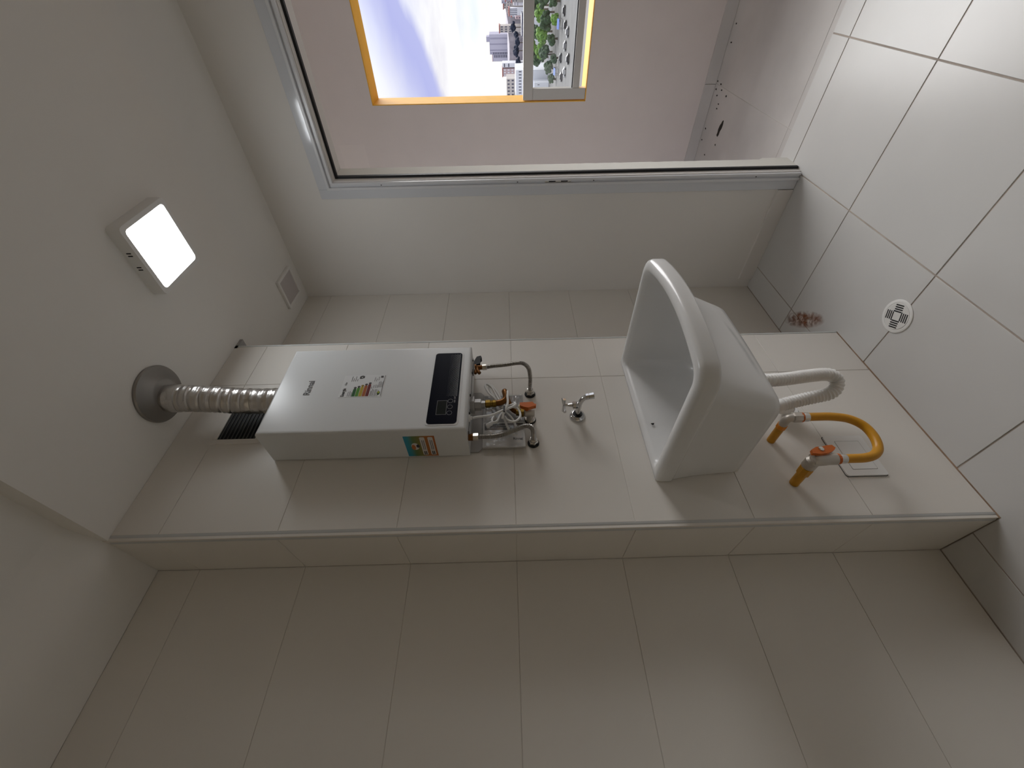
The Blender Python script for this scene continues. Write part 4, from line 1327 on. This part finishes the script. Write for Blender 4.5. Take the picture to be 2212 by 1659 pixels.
spots = [(262, 15.6, 17.5, -4.3, 'low beige house with a red roof in the front of the hillside'), (264, 17.7, 18.8, -5.0, 'narrow white house low in the front of the hillside'), (268, 21.9, 24.0, -6.0, 'pinkish house lowest on the hillside'),
         (280, 15.95, 18.2, -1.6, 'lavender house with a red roof halfway up the hillside'), (282, 18.5, 20.3, -2.0, 'beige house halfway up the hillside'), (284, 20.6, 22.2, -3.0, 'narrow pale house behind the slotted block'), (286, 22.5, 24.6, -4.6, 'small house with a red roof right of the slotted block'),
         (300, 15.8, 18.0, 0.3, 'pinkish house on the hilltop skyline'), (302, 18.3, 20.6, 0.6, 'tallest pale house on the hilltop skyline'), (304, 20.9, 22.9, -0.6, 'beige house with a red roof on the hilltop skyline'), (306, 23.2, 25.0, -2.4, 'last grey house where the hilltop slopes down'),
         (258, 13.2, 15.3, -4.0, 'white house in front at the very left of the hillside'), (274, 13.2, 15.2, -1.0, 'pinkish house at the very left halfway up the hillside'), (298, 13.0, 15.5, 0.8, 'house with a red roof at the very left of the skyline')]
for i, (x, y0, y1, z1, lb) in enumerate(spots):
    k = i % 5
    building('hillside_house', lb + ' in the opening', x, y0, y1, z1, 5, cols_[k], 2, 2, M_roof if i % 3 == 0 else None, wz0=z1 - 2.6, wh=0.45, ww=0.35, group='houses crowded on the hillside')

# streets, walls, yards
struct(MB().box(108, -60, GZ, 136, 120, GZ + 0.05).build('trim_4', M_road), 'pale street running past the trees')
struct(MB().box(164, -60, GZ, 176, 120, GZ + 0.05).build('trim_5', mat('pale_yard', (0.22, 0.22, 0.23), 0.95, var=0.15, vscale=0.2)), 'pale concrete yard behind the trees')
rows_ = [(184, 29.5, 38, -9.5), (192, 30, 39.5, -8.0), (200, 31, 40.5, -6.6)]
for i, (x, y0, y1, z1) in enumerate(rows_):
    building('shed', ['low long shed nearest behind the street trees', 'low long shed in the middle of three rows', 'low long shed farthest back of three rows'][i], x, y0, y1, z1, 3, [M_bl2, M_bw, M_bl2][i], 0, 0)
building('shed', 'low white shed roof beyond the green tree crowns', 205, 11.0, 26.0, -8.7, 6, M_bw, 0, 0, None)
building('shed', 'dark low shed behind the white shed roof', 228, 18.5, 26.0, -7.4, 6, M_win, 0, 0, None)

# trees: a crown of leaf clumps and a trunk
_crowns = []


def crown_mesh(seed, m, sc):
    rnd = random.Random(seed)
    mb = MB()
    for k in range(34):
        d = Vector((rnd.gauss(0, 1), rnd.gauss(0, 1), rnd.gauss(0, 0.8))).normalized() * rnd.uniform(0.15, 0.9)
        r = rnd.uniform(0.22, 0.40)
        bm = bmesh.new()
        bmesh.ops.create_icosphere(bm, subdivisions=2, radius=r)
        for v in bm.verts:
            v.co *= 1 + 0.30 * noise.noise(v.co * 9 + Vector((k, seed, 0)))
            v.co += Vector((d.x * sc[0], d.y * sc[1], d.z * sc[2]))
        bm.verts.index_update()
        mb.add([v.co[:] for v in bm.verts], [[w.index for w in f.verts] for f in bm.faces])
        bm.free()
    me = mb.mesh('crown', fix=False)
    me.materials.append(m)
    return me


def leafmat(name, a, bcol):
    m = mat(name, a, 0.8)
    nt = m.node_tree
    b = nt.nodes['Principled BSDF']
    tc = nt.nodes.new('ShaderNodeTexCoord')
    n = nt.nodes.new('ShaderNodeTexNoise')
    n.inputs['Scale'].default_value = 5
    n.inputs['Detail'].default_value = 8
    r = nt.nodes.new('ShaderNodeValToRGB')
    r.color_ramp.elements[0].position = 0.35
    r.color_ramp.elements[1].position = 0.62
    r.color_ramp.elements[0].color = (*a, 1)
    r.color_ramp.elements[1].color = (*bcol, 1)
    nt.links.new(tc.outputs['Object'], n.inputs['Vector'])
    nt.links.new(n.outputs['Fac'], r.inputs['Fac'])
    nt.links.new(r.outputs['Color'], b.inputs['Base Color'])
    return m


ML = [leafmat('bright_leaves', (0.05, 0.13, 0.02), (0.20, 0.36, 0.06)), leafmat('dark_leaves', (0.015, 0.03, 0.018), (0.06, 0.12, 0.05)), leafmat('bluish_dark_leaves', (0.008, 0.012, 0.03), (0.03, 0.04, 0.07))]
CR = [crown_mesh(3 + i, ML[i], (1, 1, 0.85)) for i in range(3)]
M_trunk = mat('trunk_bark', (0.14, 0.11, 0.09), 0.9)
TREES = [
    (152, 17.4, -10.3, 2.9, 0, 'bright green round tree in the middle of the street row'),
    (147, 13.3, -11.0, 2.6, 1, 'dark tree just left of the bright green tree'),
    (156, 12.6, -9.8, 2.6, 0, 'light green crown behind the dark tree on its left'),
    (149, 9.3, -10.4, 2.9, 1, 'broad dark tree at the far left of the street row'),
    (158, 8.0, -9.4, 2.6, 1, 'tall dark tree behind the far left end of the row'),
    (144, 17.0, -12.3, 1.7, 1, 'dark low crown in front of the bright green tree'),
    (150, 21.2, -11.0, 2.3, 1, 'dark tree just right of the bright green tree'),
    (157, 21.6, -10.2, 2.4, 0, 'green crown behind the dark tree on its right'),
    (146, 23.8, -12.0, 1.9, 1, 'small dark tree near the right end of the row'),
    (143, 25.8, -12.7, 1.4, 1, 'lowest dark bush at the right end of the street row'),
    (160, 17.2, -9.7, 2.1, 1, 'dark crown rising behind the bright green tree'),
    (168, 12.0, -9.3, 2.6, 1, 'dark crown at the back of the row above the left light green crown'),
    (169, 24.6, -9.9, 2.5, 1, 'dark crown at the back of the row on its right side'),
    (167, 7.0, -8.8, 2.6, 1, 'dark crown at the back of the row at its far left'),
    (141, 13.0, -12.6, 1.7, 0, 'low green bush in front of the left part of the row'),
    (142, 9.4, -12.4, 1.8, 1, 'low dark bush in front of the far left tree'),
    (139, 20.4, -12.7, 1.4, 1, 'low dark bush right of the dark low crown'),
    (176, 18.2, -9.0, 2.7, 1, 'dark crown farthest back behind the bright green tree'),
    (177, 13.6, -8.8, 2.5, 1, 'dark crown farthest back left of the centre of the row'),
    (178, 9.0, -8.6, 2.5, 1, 'dark crown farthest back at the far left'),
    (177, 22.6, -9.2, 2.3, 0, 'green crown farthest back on the right side'),
    (250, 25.2, -4.4, 2.2, 2, 'near-black tree beside the cream block'),
    (244, 30.0, -6.2, 1.9, 2, 'near-black tree at the left foot of the tower'),
    (252, 34.0, -5.8, 2.4, 2, 'largest near-black tree before the tower'),
    (243, 37.0, -6.5, 2.0, 2, 'near-black tree at the right foot of the tower'),
    (254, 40.6, -6.4, 2.2, 2, 'near-black tree behind the beige apartment block'),
    (258, 28.8, -6.0, 1.9, 2, 'low near-black tree between cream block and tower'),
]
for x, y, z, s, k, lb in TREES:
    t = tag(empty('tree', (x, y, GZ)), lb, 'tree')
    o = bpy.data.objects.new('crown', CR[k])
    COL.objects.link(o)
    o.parent = t
    o.location = (0, 0, z - GZ)
    o.scale = (s * 0.82, s * 0.9, s * 0.86)
    o.rotation_euler = (0, 0, x * 7 + y)
    MB().tube([(x, y, GZ), (x + 0.1, y, (z + GZ) / 2), (x, y, z)], [0.26, 0.2, 0.12], 8).build('trunk', M_trunk, t)
# tarps and a parked car in the street
M_tarp = mat('blue_tarp', (0.02, 0.09, 0.40), 0.6)
for x, y0, y1, lb in ((135, 12.1, 14.1, 'bright blue tarp stall by the street under the dark trees'), (138.5, 22.4, 24.0, 'pale blue tarp stall beyond the low bush')):
    tp = tag(empty('tarp_stall', (x, (y0 + y1) / 2, GZ)), lb, 'stall')
    MB().prism([(x - 1.2, GZ + 0.95), (x, GZ + 1.35), (x + 1.2, GZ + 0.95), (x + 1.2, GZ + 0.90), (x, GZ + 1.28), (x - 1.2, GZ + 0.90)], y0, y1, 'xz').build('tarp', M_tarp if x == 135 else mat('pale_blue_tarp', (0.10, 0.18, 0.45), 0.6), tp)
    for px_ in (x - 1.1, x + 1.1):
        for py_ in (y0 + 0.1, y1 - 0.1):
            MB().box(px_ - 0.05, py_ - 0.05, GZ, px_ + 0.05, py_ + 0.05, GZ + 0.95).build('post', M_grey, tp)
M_car = [mat('dark_car_paint', (0.05, 0.05, 0.06), 0.3), mat('silver_car_paint', (0.25, 0.25, 0.26), 0.3), mat('white_car_paint', (0.45, 0.45, 0.45), 0.3)]
for x, y, k, lb in ((130, 10.3, 0, 'dark car on the pale street left of the blue stall'), (124, 16.0, 1, 'silver car on the pale street right of the blue stall'), (132, 19.4, 0, 'dark car on the pale street below the small dark tree'), (122, 20.6, 2, 'white car on the pale street at the right edge of the opening'),
                    (126, 12.6, 0, 'dark car nearest the blue stall on the pale street'), (121, 13.2, 1, 'silver car in the near lane left of the middle'), (117, 17.4, 0, 'dark car nearest to us in the street'), (128, 22.6, 0, 'dark car beyond the white car')):
    c = tag(empty('car', (x, y, GZ)), lb, 'car')
    MB().prism([(y - 1.0, GZ + 0.15), (y + 1.0, GZ + 0.15), (y + 1.0, GZ + 0.45), (y + 0.6, GZ + 0.5), (y + 0.35, GZ + 0.75), (y - 0.45, GZ + 0.75), (y - 0.7, GZ + 0.5), (y - 1.0, GZ + 0.45)], x - 0.45, x + 0.45, 'yz').build('body', M_car[k], c)
    for dy in (-0.6, 0.6):
        for dx_ in (-0.46, 0.36):
            MB().lathe((x + dx_, y + dy, GZ + 0.17), (1, 0, 0), [(0, 0.17), (0.1, 0.17)], 10).build('wheel', M_black, c)

scene.cycles.use_denoising = True
scene.cycles.max_bounces = 14
scene.cycles.diffuse_bounces = 8
scene.cycles.glossy_bounces = 5
scene.cycles.transparent_max_bounces = 8
scene.cycles.sample_clamp_indirect = 6.0
